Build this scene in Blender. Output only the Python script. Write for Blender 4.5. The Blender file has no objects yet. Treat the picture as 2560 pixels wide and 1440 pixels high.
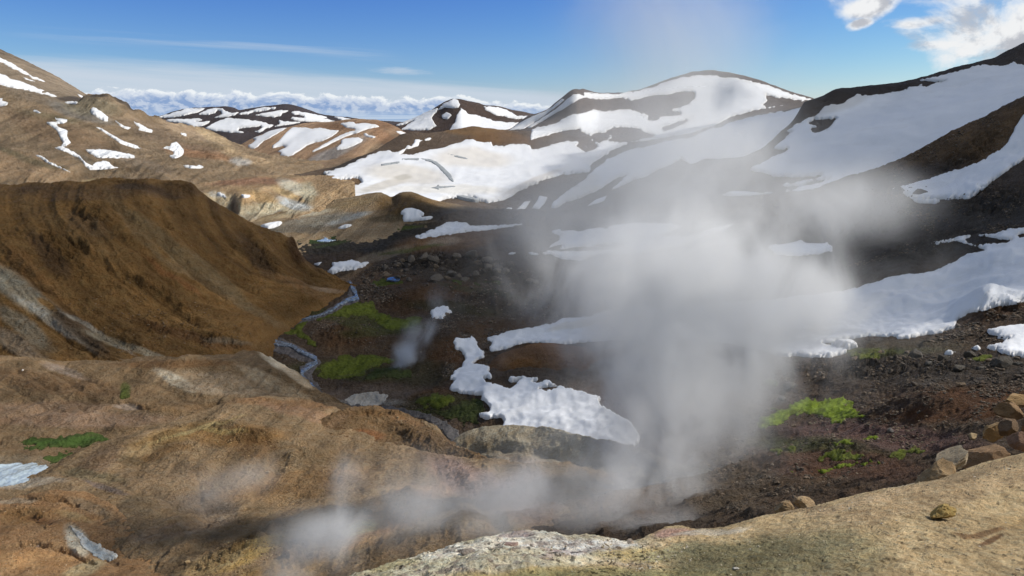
import bpy, math, random
import numpy as np
from mathutils import Vector

random.seed(7)
scene = bpy.context.scene
COL = scene.collection

# ------------------------------------------------------------------ camera
F = 1800.0                       # focal length in pixels of the 2560 px wide photograph
PITCH = math.atan(430.0 / F)
CP, SP = math.cos(PITCH), math.sin(PITCH)
cam_d = bpy.data.cameras.new("camera")
cam_d.sensor_width = 36.0
cam_d.lens = 36.0 * F / 2560.0
cam_d.clip_start = 0.1
cam_d.clip_end = 40000.0
cam = bpy.data.objects.new("camera", cam_d)
COL.objects.link(cam)
cam.location = (0, 0, 0)
cam.rotation_euler = (math.pi / 2 - PITCH, 0, 0)
scene.camera = cam

# ------------------------------------------------------------------ light
SUN_AZ = math.radians(80)        # clockwise from the view direction (+Y)
SUN_EL = math.radians(41)
SUN = Vector((math.sin(SUN_AZ) * math.cos(SUN_EL), math.cos(SUN_AZ) * math.cos(SUN_EL), math.sin(SUN_EL)))
sun_d = bpy.data.lights.new("sun", 'SUN')
sun_d.energy = 4.4
sun_d.angle = math.radians(0.6)
sun_d.color = (1.0, 0.95, 0.87)
sun = bpy.data.objects.new("sun", sun_d)
COL.objects.link(sun)
sun.rotation_euler = SUN.to_track_quat('Z', 'Y').to_euler()

scene.view_settings.view_transform = 'Standard'
scene.view_settings.look = 'None'
scene.view_settings.exposure = 0.0
scene.view_settings.gamma = 1.0
scene.cycles.use_denoising = True
scene.cycles.max_bounces = 16
scene.cycles.use_adaptive_sampling = True
scene.cycles.adaptive_threshold = 0.03
scene.cycles.diffuse_bounces = 2
scene.cycles.glossy_bounces = 2
scene.cycles.transmission_bounces = 2
scene.cycles.transparent_max_bounces = 12
scene.cycles.volume_bounces = 9
scene.cycles.caustics_reflective = False
scene.cycles.caustics_refractive = False


# ------------------------------------------------------------------ node helper
class NT:
    def __init__(self, tree):
        self.t = tree
        tree.nodes.clear()

    def node(self, kind, **kw):
        n = self.t.nodes.new(kind)
        for k, v in kw.items():
            setattr(n, k, v)
        return n

    def link(self, a, b):
        self.t.links.new(a, b)

    def put(self, sock, v):
        if hasattr(v, 'is_linked') or hasattr(v, 'links'):
            self.link(v, sock)
        else:
            if isinstance(v, (tuple, list)) and len(v) == 3 and sock.type == 'RGBA':
                v = (*v, 1)
            sock.default_value = v

    def math(self, op, a, b=0.0, c=None, clamp=False):
        n = self.node('ShaderNodeMath', operation=op, use_clamp=clamp)
        self.put(n.inputs[0], a)
        self.put(n.inputs[1], b)
        if c is not None:
            self.put(n.inputs[2], c)
        return n.outputs[0]

    def sstep(self, x, lo, hi, a=0.0, b=1.0):
        n = self.node('ShaderNodeMapRange', interpolation_type='SMOOTHSTEP')
        for s, v in zip(n.inputs, (x, lo, hi, a, b)):
            self.put(s, v)
        return n.outputs[0]

    def lin(self, x, lo, hi, a=0.0, b=1.0):
        n = self.node('ShaderNodeMapRange')
        for s, v in zip(n.inputs, (x, lo, hi, a, b)):
            self.put(s, v)
        return n.outputs[0]

    def mix(self, f, a, b, mode='MIX'):
        n = self.node('ShaderNodeMix', data_type='RGBA', blend_type=mode)
        self.put(n.inputs[0], f)
        self.put(n.inputs[6], a)
        self.put(n.inputs[7], b)
        return n.outputs[2]

    def noise(self, vec, scale, detail=4.0, rough=0.55, dist=0.0, dims='3D'):
        n = self.node('ShaderNodeTexNoise', noise_dimensions=dims)
        if vec is not None:
            self.link(vec, n.inputs['Vector'])
        n.inputs['Scale'].default_value = scale
        n.inputs['Detail'].default_value = detail
        n.inputs['Roughness'].default_value = rough
        n.inputs['Distortion'].default_value = dist
        return n.outputs['Fac']

    def xyz(self, x, y, z):
        n = self.node('ShaderNodeCombineXYZ')
        self.put(n.inputs[0], x)
        self.put(n.inputs[1], y)
        self.put(n.inputs[2], z)
        return n.outputs[0]

    def ramp(self, x, stops, interp='LINEAR'):
        n = self.node('ShaderNodeValToRGB')
        r = n.color_ramp
        r.interpolation = interp
        while len(r.elements) > 1:
            r.elements.remove(r.elements[-1])
        r.elements[0].position = stops[0][0]
        c = stops[0][1]
        r.elements[0].color = (*c, 1) if isinstance(c, tuple) else (c, c, c, 1)
        for p, c in stops[1:]:
            e = r.elements.new(p)
            e.color = (*c, 1) if isinstance(c, tuple) else (c, c, c, 1)
        self.put(n.inputs[0], x)
        return n.outputs[0]


def uv_of(px, py):
    """photo pixel -> (X/Y, Z/Y) of its ray"""
    a, b = (px - 1280.0) / F, (720.0 - py) / F
    Y = CP + b * SP
    return a / Y, (-SP + b * CP) / Y


# ------------------------------------------------------------------ sky
def build_world():
    w = bpy.data.worlds.new("World")
    scene.world = w
    w.use_nodes = True
    N = NT(w.node_tree)
    out = N.node('ShaderNodeOutputWorld')
    bg = N.node('ShaderNodeBackground')
    STR = 0.10
    bg.inputs['Strength'].default_value = STR
    N.link(bg.outputs[0], out.inputs[0])
    sky = N.node('ShaderNodeTexSky', sky_type='NISHITA')
    sky.sun_disc = False
    sky.sun_elevation = SUN_EL
    sky.sun_rotation = SUN_AZ
    sky.altitude = 900
    sky.air_density = 1.0
    sky.dust_density = 0.3
    sky.ozone_density = 2.2
    tc = N.node('ShaderNodeTexCoord')
    sep = N.node('ShaderNodeSeparateXYZ')
    N.link(tc.outputs['Generated'], sep.inputs[0])
    y = N.math('MAXIMUM', sep.outputs[1], 0.02)
    u = N.math('DIVIDE', sep.outputs[0], y)
    v = N.math('DIVIDE', sep.outputs[2], y)
    front = N.sstep(sep.outputs[1], 0.15, 0.4)
    sr = N.node('ShaderNodeSeparateColor')
    N.link(sky.outputs[0], sr.inputs[0])
    cc = N.node('ShaderNodeCombineColor')
    for i_, (g_, m_) in enumerate(((1.75, 1.0), (1.55, 1.02), (0.80, 1.0))):
        t_ = N.math('POWER', N.math('MULTIPLY', sr.outputs[i_], STR), g_)
        N.link(N.math('MULTIPLY', t_, m_ / STR), cc.inputs[i_])
    # deep clear blue low in the sky in front; paler, cloud-filled sky overhead and behind
    lowf = N.math('MULTIPLY', N.sstep(sep.outputs[2], 0.45, 0.22), N.sstep(sep.outputs[1], 0.0, 0.4))
    col = N.mix(lowf, N.mix(0.45, sky.outputs[0], (3.6, 3.9, 4.2)), cc.outputs[0])

    def K(r, g, b):
        return (r / STR, g / STR, b / STR)

    # thin cirrus veil whose upper edge falls from left to right
    edge = N.ramp(N.lin(u, -0.8, 0.8), [(0.0, 0.90), (0.12, 0.83), (0.30, 0.66), (0.50, 0.42), (0.60, 0.30), (0.72, 0.15), (1.0, 0.0)])
    edge = N.math('MULTIPLY', edge, 0.096)
    st = N.xyz(N.math('MULTIPLY', u, 2.2), N.math('ADD', N.math('MULTIPLY', v, 60.0), N.math('MULTIPLY', u, 4.0)), 0.0)
    streak = N.noise(st, 1.0, 6, 0.6, 0.2)
    e2 = N.math('ADD', edge, N.math('MULTIPLY', N.math('SUBTRACT', streak, 0.5), 0.022))
    veil = N.sstep(N.math('SUBTRACT', e2, v), -0.002, 0.016)
    veil = N.math('MULTIPLY', veil, N.sstep(streak, 0.25, 0.62, 0.6, 0.95))
    # a second, fainter streak above the veil
    e3 = N.math('ADD', edge, 0.026)
    d3 = N.math('ABSOLUTE', N.math('SUBTRACT', v, e3))
    s3 = N.math('MULTIPLY', N.sstep(d3, 0.014, 0.0), N.sstep(streak, 0.42, 0.66, 0.0, 0.4))
    s3 = N.math('MULTIPLY', s3, N.math('MULTIPLY', N.sstep(u, -0.70, -0.5), N.sstep(u, -0.12, -0.25)))
    # small bright streak left of the middle
    cu, cv = uv_of(1000, 178)
    du = N.math('DIVIDE', N.math('SUBTRACT', u, cu), 0.062)
    dv = N.math('DIVIDE', N.math('ADD', N.math('SUBTRACT', v, cv), N.math('MULTIPLY', N.math('SUBTRACT', u, cu), 0.06)), 0.0075)
    r4 = N.math('ADD', N.math('MULTIPLY', du, du), N.math('MULTIPLY', dv, dv))
    st4 = N.xyz(N.math('MULTIPLY', u, 30.0), N.math('MULTIPLY', v, 260.0), 3.0)
    s4 = N.sstep(N.math('ADD', r4, N.math('MULTIPLY', N.noise(st4, 1.0, 6, 0.65), 1.6)), 1.45, 0.55, 0.0, 0.55)
    cirr = N.math('MAXIMUM', N.math('MAXIMUM', veil, s3), s4)
    col = N.mix(N.math('MULTIPLY', cirr, front), col, K(0.58, 0.66, 0.76))

    # cumulus bank low on the horizon
    p5 = N.xyz(N.math('MULTIPLY', u, 34.0), N.math('MULTIPLY', v, 62.0), 0.0)
    lump = N.noise(p5, 1.0, 7, 0.62, 0.3)
    big = N.noise(N.xyz(N.math('MULTIPLY', u, 8.0), 7.0, 0.0), 1.0, 2, 0.5)
    top = N.ramp(N.lin(u, -0.8, 0.4), [(0.0, 0.75), (0.22, 0.82), (0.35, 0.72), (0.52, 0.62), (0.62, 0.50), (0.68, 0.40), (0.78, 0.38), (0.86, 0.45), (0.93, 0.2), (1.0, 0.0)])
    top = N.math('MULTIPLY', top, 0.044)
    top = N.math('ADD', top, N.math('MULTIPLY', N.math('SUBTRACT', big, 0.5), 0.018))
    h5 = N.math('SUBTRACT', N.math('ADD', top, N.math('MULTIPLY', N.math('SUBTRACT', lump, 0.5), 0.034)), v)
    bank = N.sstep(h5, 0.0, 0.0035)
    rim = N.sstep(h5, 0.014, 0.001)
    l2 = N.noise(N.xyz(N.math('MULTIPLY', N.math('ADD', u, 0.006), 34.0), N.math('MULTIPLY', N.math('ADD', v, 0.004), 62.0), 0.0), 1.0, 7, 0.62, 0.3)
    relief = N.sstep(N.math('SUBTRACT', lump, l2), -0.06, 0.09)
    lit = N.math('MULTIPLY', N.math('ADD', N.math('MULTIPLY', rim, 0.75), N.math('MULTIPLY', relief, 0.45)), 1.0, clamp=True)
    bc = N.mix(lit, K(0.26, 0.38, 0.62), K(0.86, 0.90, 0.93))
    low = N.sstep(v, 0.012, -0.004)
    stripes = N.noise(N.xyz(N.math('MULTIPLY', u, 3.0), N.math('MULTIPLY', v, 260.0), 5.0), 1.0, 3, 0.5)
    lowc = N.mix(N.sstep(stripes, 0.35, 0.65), K(0.30, 0.44, 0.68), K(0.55, 0.66, 0.80))
    bc = N.mix(low, bc, lowc)
    bank = N.math('MULTIPLY', N.math('MULTIPLY', bank, front), N.sstep(u, 0.36, 0.22))
    col = N.mix(bank, col, bc)

    # ragged fair-weather cloud, upper right
    a7 = N.xyz(N.math('MULTIPLY', u, 9.0), N.math('MULTIPLY', v, 15.0), 11.0)
    n7 = N.noise(a7, 1.0, 9, 0.60, 0.25)

    def blob(px, py, rx, ry, tilt=0.0, s=1.0):
        bu, bv = uv_of(px, py)
        x_ = N.math('SUBTRACT', u, bu)
        y_ = N.math('SUBTRACT', N.math('SUBTRACT', v, bv), N.math('MULTIPLY', x_, tilt))
        x_ = N.math('DIVIDE', x_, rx / F)
        y_ = N.math('DIVIDE', y_, ry / F)
        rr = N.math('ADD', N.math('MULTIPLY', x_, x_), N.math('MULTIPLY', y_, y_))
        return N.math('MULTIPLY', N.math('SUBTRACT', 1.0, rr), s)

    bl = None
    for args in ((2470, 60, 240, 90, 0.2), (2340, 112, 120, 22, 0.05), (2560, 110, 150, 80, 0.0),
                 (2170, 12, 90, 38, 0.3), (2145, 60, 34, 16, 0.2), (2620, -40, 380, 90, 0.0),
                 (2240, -60, 200, 60, 0.3), (2320, 55, 85, 20, 0.1)):
        b_ = blob(*args)
        bl = b_ if bl is None else N.math('MAXIMUM', bl, b_)
    bl = N.math('MAXIMUM', bl, -1.2)
    d7 = N.math('ADD', bl, N.math('MULTIPLY', N.math('SUBTRACT', n7, 0.50), 4.2))
    c7 = N.sstep(d7, -0.1, 1.1)
    g7 = N.noise(N.xyz(N.math('MULTIPLY', N.math('ADD', u, -0.012), 9.0), N.math('MULTIPLY', N.math('ADD', v, 0.014), 15.0), 11.0), 1.0, 9, 0.60, 0.25)
    lit7 = N.sstep(N.math('ADD', N.math('SUBTRACT', n7, g7), N.sstep(d7, 1.5, 0.3, -0.075, 0.06)), -0.055, 0.055)
    c7c = N.mix(lit7, K(0.50, 0.52, 0.57), K(0.88, 0.89, 0.90))
    col = N.mix(N.math('MULTIPLY', c7, front), col, c7c)
    # below the horizon: blue distance
    below = N.sstep(sep.outputs[2], 0.0, -0.02)
    col = N.mix(below, col, K(0.32, 0.40, 0.50))
    N.link(col, bg.inputs['Color'])


build_world()


# ------------------------------------------------------------------ numpy helpers
def _hash(ix, iy, iz, seed):
    h = (ix.astype(np.int64) * 374761393 + iy.astype(np.int64) * 668265263 + iz.astype(np.int64) * 2147483647 + seed * 974634777) & 0xFFFFFFFF
    h = ((h ^ (h >> 13)) * 1274126177) & 0xFFFFFFFF
    h = (h ^ (h >> 16)) & 0xFFFFFFFF
    return h.astype(np.float64) / 4294967295.0


def vnoise(x, y, z, seed=0):
    x0, y0, z0 = np.floor(x), np.floor(y), np.floor(z)
    fx, fy, fz = x - x0, y - y0, z - z0
    fx = fx * fx * fx * (fx * (fx * 6 - 15) + 10)
    fy = fy * fy * fy * (fy * (fy * 6 - 15) + 10)
    fz = fz * fz * fz * (fz * (fz * 6 - 15) + 10)
    r = 0
    for i in (0, 1):
        for j in (0, 1):
            for k in (0, 1):
                w = (fx if i else 1 - fx) * (fy if j else 1 - fy) * (fz if k else 1 - fz)
                r = r + w * _hash(x0 + i, y0 + j, z0 + k, seed)
    return r * 2 - 1


def fbm(x, y, z, octaves=4, seed=0, gain=0.5, ridged=False):
    a, s, tot = 1.0, 0.0, 0.0
    for o in range(octaves):
        n = vnoise(x + 17.3 * o, y - 9.1 * o, z + 4.7 * o, seed + o)
        if ridged:
            n = 1 - 2 * np.abs(n)
        s = s + a * n
        tot += a
        a *= gain
        x, y, z = x * 2.03, y * 2.03, z * 2.03
    return s / tot


def pchip(xk, yk, x):
    xk = np.asarray(xk, float)
    yk = np.asarray(yk, float)
    h = np.diff(xk)
    d = np.diff(yk) / h
    m = np.zeros_like(yk)
    m[0], m[-1] = d[0], d[-1]
    for i in range(1, len(yk) - 1):
        if d[i - 1] * d[i] > 0:
            w1, w2 = 2 * h[i] + h[i - 1], h[i] + 2 * h[i - 1]
            m[i] = (w1 + w2) / (w1 / d[i - 1] + w2 / d[i])
    x = np.clip(x, xk[0], xk[-1])
    i = np.clip(np.searchsorted(xk, x) - 1, 0, len(xk) - 2)
    t = (x - xk[i]) / h[i]
    return ((2 * t**3 - 3 * t**2 + 1) * yk[i] + (t**3 - 2 * t**2 + t) * h[i] * m[i]
            + (-2 * t**3 + 3 * t**2) * yk[i + 1] + (t**3 - t**2) * h[i] * m[i + 1])


def pchip_rows(P, tk, t):
    """P: (K, n) values at knots tk; returns (len(t), n)"""
    h = np.diff(tk)[:, None]
    d = np.diff(P, axis=0) / h
    m = np.zeros_like(P)
    m[0], m[-1] = d[0], d[-1]
    for i in range(1, len(P) - 1):
        ok = d[i - 1] * d[i] > 0
        w1, w2 = 2 * h[i] + h[i - 1], h[i] + 2 * h[i - 1]
        with np.errstate(divide='ignore', invalid='ignore'):
            v = (w1 + w2) / (w1 / d[i - 1] + w2 / d[i])
        m[i] = np.where(ok, np.nan_to_num(v), 0)
    i = np.clip(np.searchsorted(tk, t) - 1, 0, len(tk) - 2)
    s = ((t - tk[i]) / (tk[i + 1] - tk[i]))[:, None]
    hi = (tk[i + 1] - tk[i])[:, None]
    return ((2 * s**3 - 3 * s**2 + 1) * P[i] + (s**3 - 2 * s**2 + s) * hi * m[i]
            + (-2 * s**3 + 3 * s**2) * P[i + 1] + (s**3 - s**2) * hi * m[i + 1])


def to_px(V):
    dep = V[..., 1] * CP - V[..., 2] * SP
    dep = np.maximum(dep, 1e-3)
    px = 1280 + F * V[..., 0] / dep
    py = 720 - F * (V[..., 1] * SP + V[..., 2] * CP) / dep
    return px, py


def mesh_obj(name, V, faces, mat, cols=None, smooth=True, parent=None, attr=None):
    """faces: (n,3) or (n,4) int array, or list of arrays"""
    me = bpy.data.meshes.new(name)
    V = np.ascontiguousarray(V, dtype=np.float32)
    fl = faces if isinstance(faces, list) else [faces]
    fl = [f for f in fl if len(f)]
    nl = sum(f.size for f in fl)
    npoly = sum(len(f) for f in fl)
    me.vertices.add(len(V))
    me.vertices.foreach_set('co', V.ravel())
    me.loops.add(nl)
    me.loops.foreach_set('vertex_index', np.concatenate([f.ravel() for f in fl]).astype(np.int32))
    me.polygons.add(npoly)
    tot = np.concatenate([np.full(len(f), f.shape[1], dtype=np.int32) for f in fl])
    me.polygons.foreach_set('loop_start', np.concatenate([[0], np.cumsum(tot)[:-1]]).astype(np.int32))
    me.polygons.foreach_set('loop_total', tot)
    me.polygons.foreach_set('use_smooth', np.full(npoly, smooth, dtype=bool))
    if cols is not None:
        a = me.attributes.new('Col', 'FLOAT_COLOR', 'POINT')
        c = np.ones((len(V), 4), dtype=np.float32)
        c[:, :3] = cols
        a.data.foreach_set('color', c.ravel())
    me.update()
    me.validate()
    if mat:
        me.materials.append(mat)
    o = bpy.data.objects.new(name, me)
    COL.objects.link(o)
    if parent:
        o.parent = parent
    return o


def tag(o, label=None, cat=None, group=None, kind=None):
    if label:
        o['label'] = label
    if cat:
        o['category'] = cat
    if group:
        o['group'] = group
    if kind:
        o['kind'] = kind
    return o


def in_poly(px, py, poly):
    inside = np.zeros(px.shape, bool)
    n = len(poly)
    for i in range(n):
        x1, y1 = poly[i]
        x2, y2 = poly[(i + 1) % n]
        if y1 == y2:
            continue
        c = ((y1 > py) != (y2 > py)) & (px < (x2 - x1) * (py - y1) / (y2 - y1) + x1)
        inside ^= c
    return inside


def sdf(px, py, poly):
    """signed distance in photo pixels, positive inside"""
    d = np.full(px.shape, 1e9)
    n = len(poly)
    for i in range(n):
        x1, y1 = poly[i]
        x2, y2 = poly[(i + 1) % n]
        ex, ey = x2 - x1, y2 - y1
        L = ex * ex + ey * ey + 1e-9
        t = np.clip(((px - x1) * ex + (py - y1) * ey) / L, 0, 1)
        d = np.minimum(d, np.hypot(px - x1 - t * ex, py - y1 - t * ey))
    return np.where(in_poly(px, py, poly), d, -d)


# ------------------------------------------------------------------ materials
def earth_mat(name, s, bump=0.5, contrast=0.5, rough=0.95, fine=1.0, strat=0.0):
    """s: size in metres of the coarse mottling; colour comes from the surface's own pigment map"""
    m = bpy.data.materials.new(name)
    m.use_nodes = True
    N = NT(m.node_tree)
    out = N.node('ShaderNodeOutputMaterial')
    p = N.node('ShaderNodeBsdfPrincipled')
    N.link(p.outputs[0], out.inputs[0])
    p.inputs['Roughness'].default_value = rough
    p.inputs['Specular IOR Level'].default_value = 0.15
    at = N.node('ShaderNodeAttribute', attribute_name='Col')
    g = N.node('ShaderNodeNewGeometry')
    pos = g.outputs['Position']
    n1 = N.noise(pos, 1 / s, 5, 0.6, 0.4)
    n2 = N.noise(pos, 7 / s, 6, 0.65, 0.2)
    n3 = N.noise(pos, 28 / s, 5, 0.75)
    k = N.math('ADD', N.math('MULTIPLY', N.math('SUBTRACT', n1, 0.5), 1.3), N.math('MULTIPLY', N.math('SUBTRACT', n2, 0.5), 1.1))
    k = N.math('ADD', k, N.math('MULTIPLY', N.math('SUBTRACT', n3, 0.5), 1.6 * fine))
    k = N.math('ADD', 1.0, N.math('MULTIPLY', k, contrast))
    k = N.math('MAXIMUM', k, 0.25)
    col = N.mix(1.0, at.outputs['Color'], N.xyz(k, k, k), 'MULTIPLY')
    # small hue drift towards rust / grey
    hue = N.mix(N.sstep(n2, 0.35, 0.7), (1.06, 0.98, 0.90), (0.95, 1.0, 1.06))
    col = N.mix(1.0, col, hue, 'MULTIPLY')
    N.link(col, p.inputs['Base Color'])
    b = N.node('ShaderNodeBump')
    b.inputs['Strength'].default_value = bump
    b.inputs['Distance'].default_value = s * 0.12
    hgt = N.math('ADD', N.math('MULTIPLY', n2, 0.8), N.math('MULTIPLY', n3, 0.55 * fine))
    N.link(hgt, b.inputs['Height'])
    N.link(b.outputs[0], p.inputs['Normal'])
    return m


def snow_mat(name, s):
    m = bpy.data.materials.new(name)
    m.use_nodes = True
    N = NT(m.node_tree)
    out = N.node('ShaderNodeOutputMaterial')
    p = N.node('ShaderNodeBsdfPrincipled')
    N.link(p.outputs[0], out.inputs[0])
    p.inputs['Roughness'].default_value = 0.7
    p.inputs['Specular IOR Level'].default_value = 0.2
    at = N.node('ShaderNodeAttribute', attribute_name='Col')
    g = N.node('ShaderNodeNewGeometry')
    pos = g.outputs['Position']
    n1 = N.noise(pos, 1 / s, 5, 0.6, 0.5)
    n2 = N.noise(pos, 12 / s, 5, 0.65)
    n3 = N.noise(pos, 60 / s, 3, 0.6)
    dirt = N.sstep(N.math('ADD', N.math('MULTIPLY', n1, 0.7), N.math('MULTIPLY', n2, 0.3)), 0.5, 0.72, 0.0, 0.22)
    col = N.mix(dirt, at.outputs['Color'], (0.52, 0.49, 0.44))
    speck = N.sstep(n3, 0.66, 0.74, 0.0, 0.25)
    col = N.mix(speck, col, (0.45, 0.42, 0.38))
    N.link(col, p.inputs['Base Color'])
    b = N.node('ShaderNodeBump')
    b.inputs['Strength'].default_value = 0.35
    b.inputs['Distance'].default_value = s * 0.018
    N.link(N.math('ADD', n2, N.math('MULTIPLY', n3, 0.5)), b.inputs['Height'])
    N.link(b.outputs[0], p.inputs['Normal'])
    return m


# ------------------------------------------------------------------ landforms
SHEETS = {}


class Sheet:
    pass


def smoothmap(px, py, blobs, base, seed, warp=14.0, wl=90.0):
    """pigment map: base colour with soft-edged, noise-warped patches (px, py, rx, ry, angle, colour, strength)"""
    wx = px + warp * fbm(px / wl, py / wl, px * 0, 4, seed)
    wy = py + 0.6 * warp * fbm(px / wl, py / wl, px * 0 + 5, 4, seed + 9)
    C = np.empty(px.shape + (3,))
    C[...] = base
    for (bx, by, rx, ry, ang, c, st) in blobs:
        a = math.radians(ang)
        dx, dy = wx - bx, wy - by
        ex = (dx * math.cos(a) - dy * math.sin(a)) / rx
        ey = (dx * math.sin(a) + dy * math.cos(a)) / ry
        r = np.sqrt(ex * ex + ey * ey)
        w = np.clip((1.25 - r) / 0.6, 0, 1)
        w = (w * w * (3 - 2 * w) * st)[..., None]
        C = C * (1 - w) + np.array(c) * w
    return C


def sheet(name, curves, mat, base, blobs=(), disp=(), spacing=2.4, back=True, x0=None, x1=None,
          rill=None, seed=1, backdrop=(0.02, 0.12, 0.35), warp=14.0, sculpt=None, edit=None,
          bumps=(), crags=(), creases=(), hf=0.0):
    """curves from the near/low edge to the far/high crest, each a list of (px, py, distance)"""
    lo = min(c[0][0] for c in curves) if x0 is None else x0
    hi = max(c[-1][0] for c in curves) if x1 is None else x1
    ulo, uhi = (lo - 1280) / F / CP, (hi - 1280) / F / CP
    if lo < 0:
        ulo *= 1.08
    if hi > 2600:
        uhi *= 1.08
    nu = int((hi - lo) / spacing) + 1
    ug = np.linspace(ulo, uhi, nu)
    Ys, Zs, Pv = [], [], []
    for c in curves:
        uu, vv, yy = [], [], []
        for (px, py, Y) in c:
            u_, v_ = uv_of(px, py)
            uu.append(u_)
            vv.append(v_)
            yy.append(Y)
        v_ = pchip(uu, vv, ug)
        Y_ = pchip(uu, yy, ug)
        Ys.append(Y_)
        Zs.append(v_ * Y_)
        Pv.append(v_)
    seg = [max(4, int(np.max(np.abs(Pv[k + 1] - Pv[k])) * F / spacing)) for k in range(len(curves) - 1)]
    ncrest = sum(seg)
    if back:
        Yt, Zt = Ys[-1], Zs[-1]
        b1, b2, b3 = backdrop
        for b_, c_, n_ in ((b1, 0.004, 5), (b2, 0.045, 8), (b3, 0.17, 8)):
            Ys.append(Yt * (1 + b_)); Zs.append(Zt + np.minimum(Zt, 0) * b_ - c_ * Yt); seg.append(n_)
    tk = np.concatenate([[0], np.cumsum(seg)]).astype(float)
    t = np.arange(int(tk[-1]) + 1).astype(float)
    YY = pchip_rows(np.array(Ys), tk, t)
    ZZ = pchip_rows(np.array(Zs), tk, t)
    XX = YY * ug[None, :]
    V = np.stack([XX, YY, ZZ], -1)
    px0, py0 = to_px(V)
    for (wl, amp, kind) in disp:
        if kind == 'r':
            V[..., 2] += amp * fbm(XX / wl, YY / wl, ZZ / wl, 5, seed + int(wl * 7) % 91, ridged=True)
        else:
            V[..., 2] += amp * fbm(XX / wl, YY / wl, ZZ / wl, 6, seed + int(wl * 7) % 91)
    if rill:
        wl, amp, slant = rill           # erosion gullies running down the slope
        tt = (t / tk[-1])[:, None] * np.ones_like(XX)
        q = XX / wl + slant * tt + 0.25 * fbm(XX / wl * 0.5, tt * 4, XX * 0, 3, seed + 40)
        r = fbm(q, tt * 1.3, XX * 0 + 3, 5, seed + 50, ridged=True, gain=0.62)
        fade = np.clip(np.minimum(t / 20.0, (ncrest - t) / 25.0), 0, 1)[:, None]
        V[..., 2] += amp * r * (0.15 + 0.85 * fade)
        RR = r
    else:
        RR = None
    CRG = np.zeros_like(XX)
    CRS = np.zeros_like(XX)
    scale = YY / F
    for (bx, by, rx, ry, ang, h) in bumps:          # knolls (h in metres)
        a = math.radians(ang)
        dx, dy = px0 - bx, py0 - by
        e = ((dx * math.cos(a) - dy * math.sin(a)) / rx) ** 2 + ((dx * math.sin(a) + dy * math.cos(a)) / ry) ** 2
        V[..., 2] += h * np.exp(-1.6 * e)
    if crags:                                        # broken rock breaking out of the slope
        wxp = px0 + 16 * fbm(px0 / 30, py0 / 30, px0 * 0, 4, seed + 80)
        wyp = py0 + 12 * fbm(px0 / 30, py0 / 30, px0 * 0 + 4, 4, seed + 81)
        for (bx, by, rx, ry, ang, h) in crags:
            a = math.radians(ang)
            dx, dy = wxp - bx, wyp - by
            e = np.sqrt(((dx * math.cos(a) - dy * math.sin(a)) / rx) ** 2 + ((dx * math.sin(a) + dy * math.cos(a)) / ry) ** 2)
            w = np.clip((1.2 - e) / 0.5, 0, 1)
            L = h * 2.2
            n_ = fbm(XX / L, YY / L, ZZ / L, 6, seed + 83, ridged=True, gain=0.65)
            n2_ = fbm(XX / L * 2.3, YY / L * 2.3, ZZ / L * 2.3, 5, seed + 84, gain=0.65)
            V[..., 2] += w * h * (0.7 * n_ + 0.9 * n2_)
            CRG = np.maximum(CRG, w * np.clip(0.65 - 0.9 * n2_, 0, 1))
    if creases:                                      # incised runnels
        wxp = px0 + 7 * fbm(px0 / 26, py0 / 26, px0 * 0, 4, seed + 90)
        wyp = py0 + 6 * fbm(px0 / 26, py0 / 26, px0 * 0 + 4, 4, seed + 91)
        for (pts, wd, dp) in creases:
            d_ = np.full(px0.shape, 1e9)
            for (x1_, y1_), (x2_, y2_) in zip(pts[:-1], pts[1:]):
                ex_, ey_ = x2_ - x1_, y2_ - y1_
                t_ = np.clip(((wxp - x1_) * ex_ + (wyp - y1_) * ey_) / (ex_ * ex_ + ey_ * ey_), 0, 1)
                d_ = np.minimum(d_, np.hypot(wxp - x1_ - t_ * ex_, wyp - y1_ - t_ * ey_))
            V[..., 2] -= dp * np.exp(-(d_ / wd) ** 2)
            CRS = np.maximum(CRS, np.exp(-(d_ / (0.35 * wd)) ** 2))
    if hf:                                           # clods and small stones
        V[..., 2] += hf * scale * 3.0 * fbm(px0 / 7, py0 / 4.5, px0 * 0, 3, seed + 95, gain=0.6)
    if sculpt:
        sculpt(V, px0, py0)
    px, py = to_px(V)
    C = smoothmap(px, py, blobs, base, seed + 3, warp)
    if RR is not None:      # gully shade put into the colour: dark bottoms, paler crests; plus pigment streaks
        tt = (t / tk[-1])[:, None] * np.ones_like(XX)
        f = fbm(XX / (rill[0] * 0.22) + rill[2] * 4.5 * tt, tt * 2.2, XX * 0 + 8, 4, seed + 60)
        C = C * np.clip(1 + 0.30 * RR + 0.42 * f, 0.35, 1.8)[..., None]
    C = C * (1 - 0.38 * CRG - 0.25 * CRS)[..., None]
    mot = fbm(px / 55, py / 26, px * 0 + 2, 5, seed + 70, gain=0.6)
    C = C * np.clip(1 + 0.38 * mot, 0.4, 1.7)[..., None]
    if edit:
        C = edit(C, px, py, V)
    nr, nc = XX.shape
    idx = np.arange(nr * nc).reshape(nr, nc)
    fc = np.stack([idx[:-1, :-1], idx[:-1, 1:], idx[1:, 1:], idx[1:, :-1]], -1).reshape(-1, 4)
    o = mesh_obj(name, V.reshape(-1, 3), fc, mat, C.reshape(-1, 3))
    tag(o, kind='structure')
    S = Sheet()
    S.V, S.px, S.py, S.nc, S.ncrest, S.nr, S.obj, S.seed = V, px, py, nc, ncrest, nr, o, seed
    SHEETS[name + str(len(SHEETS))] = S
    return S


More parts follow.
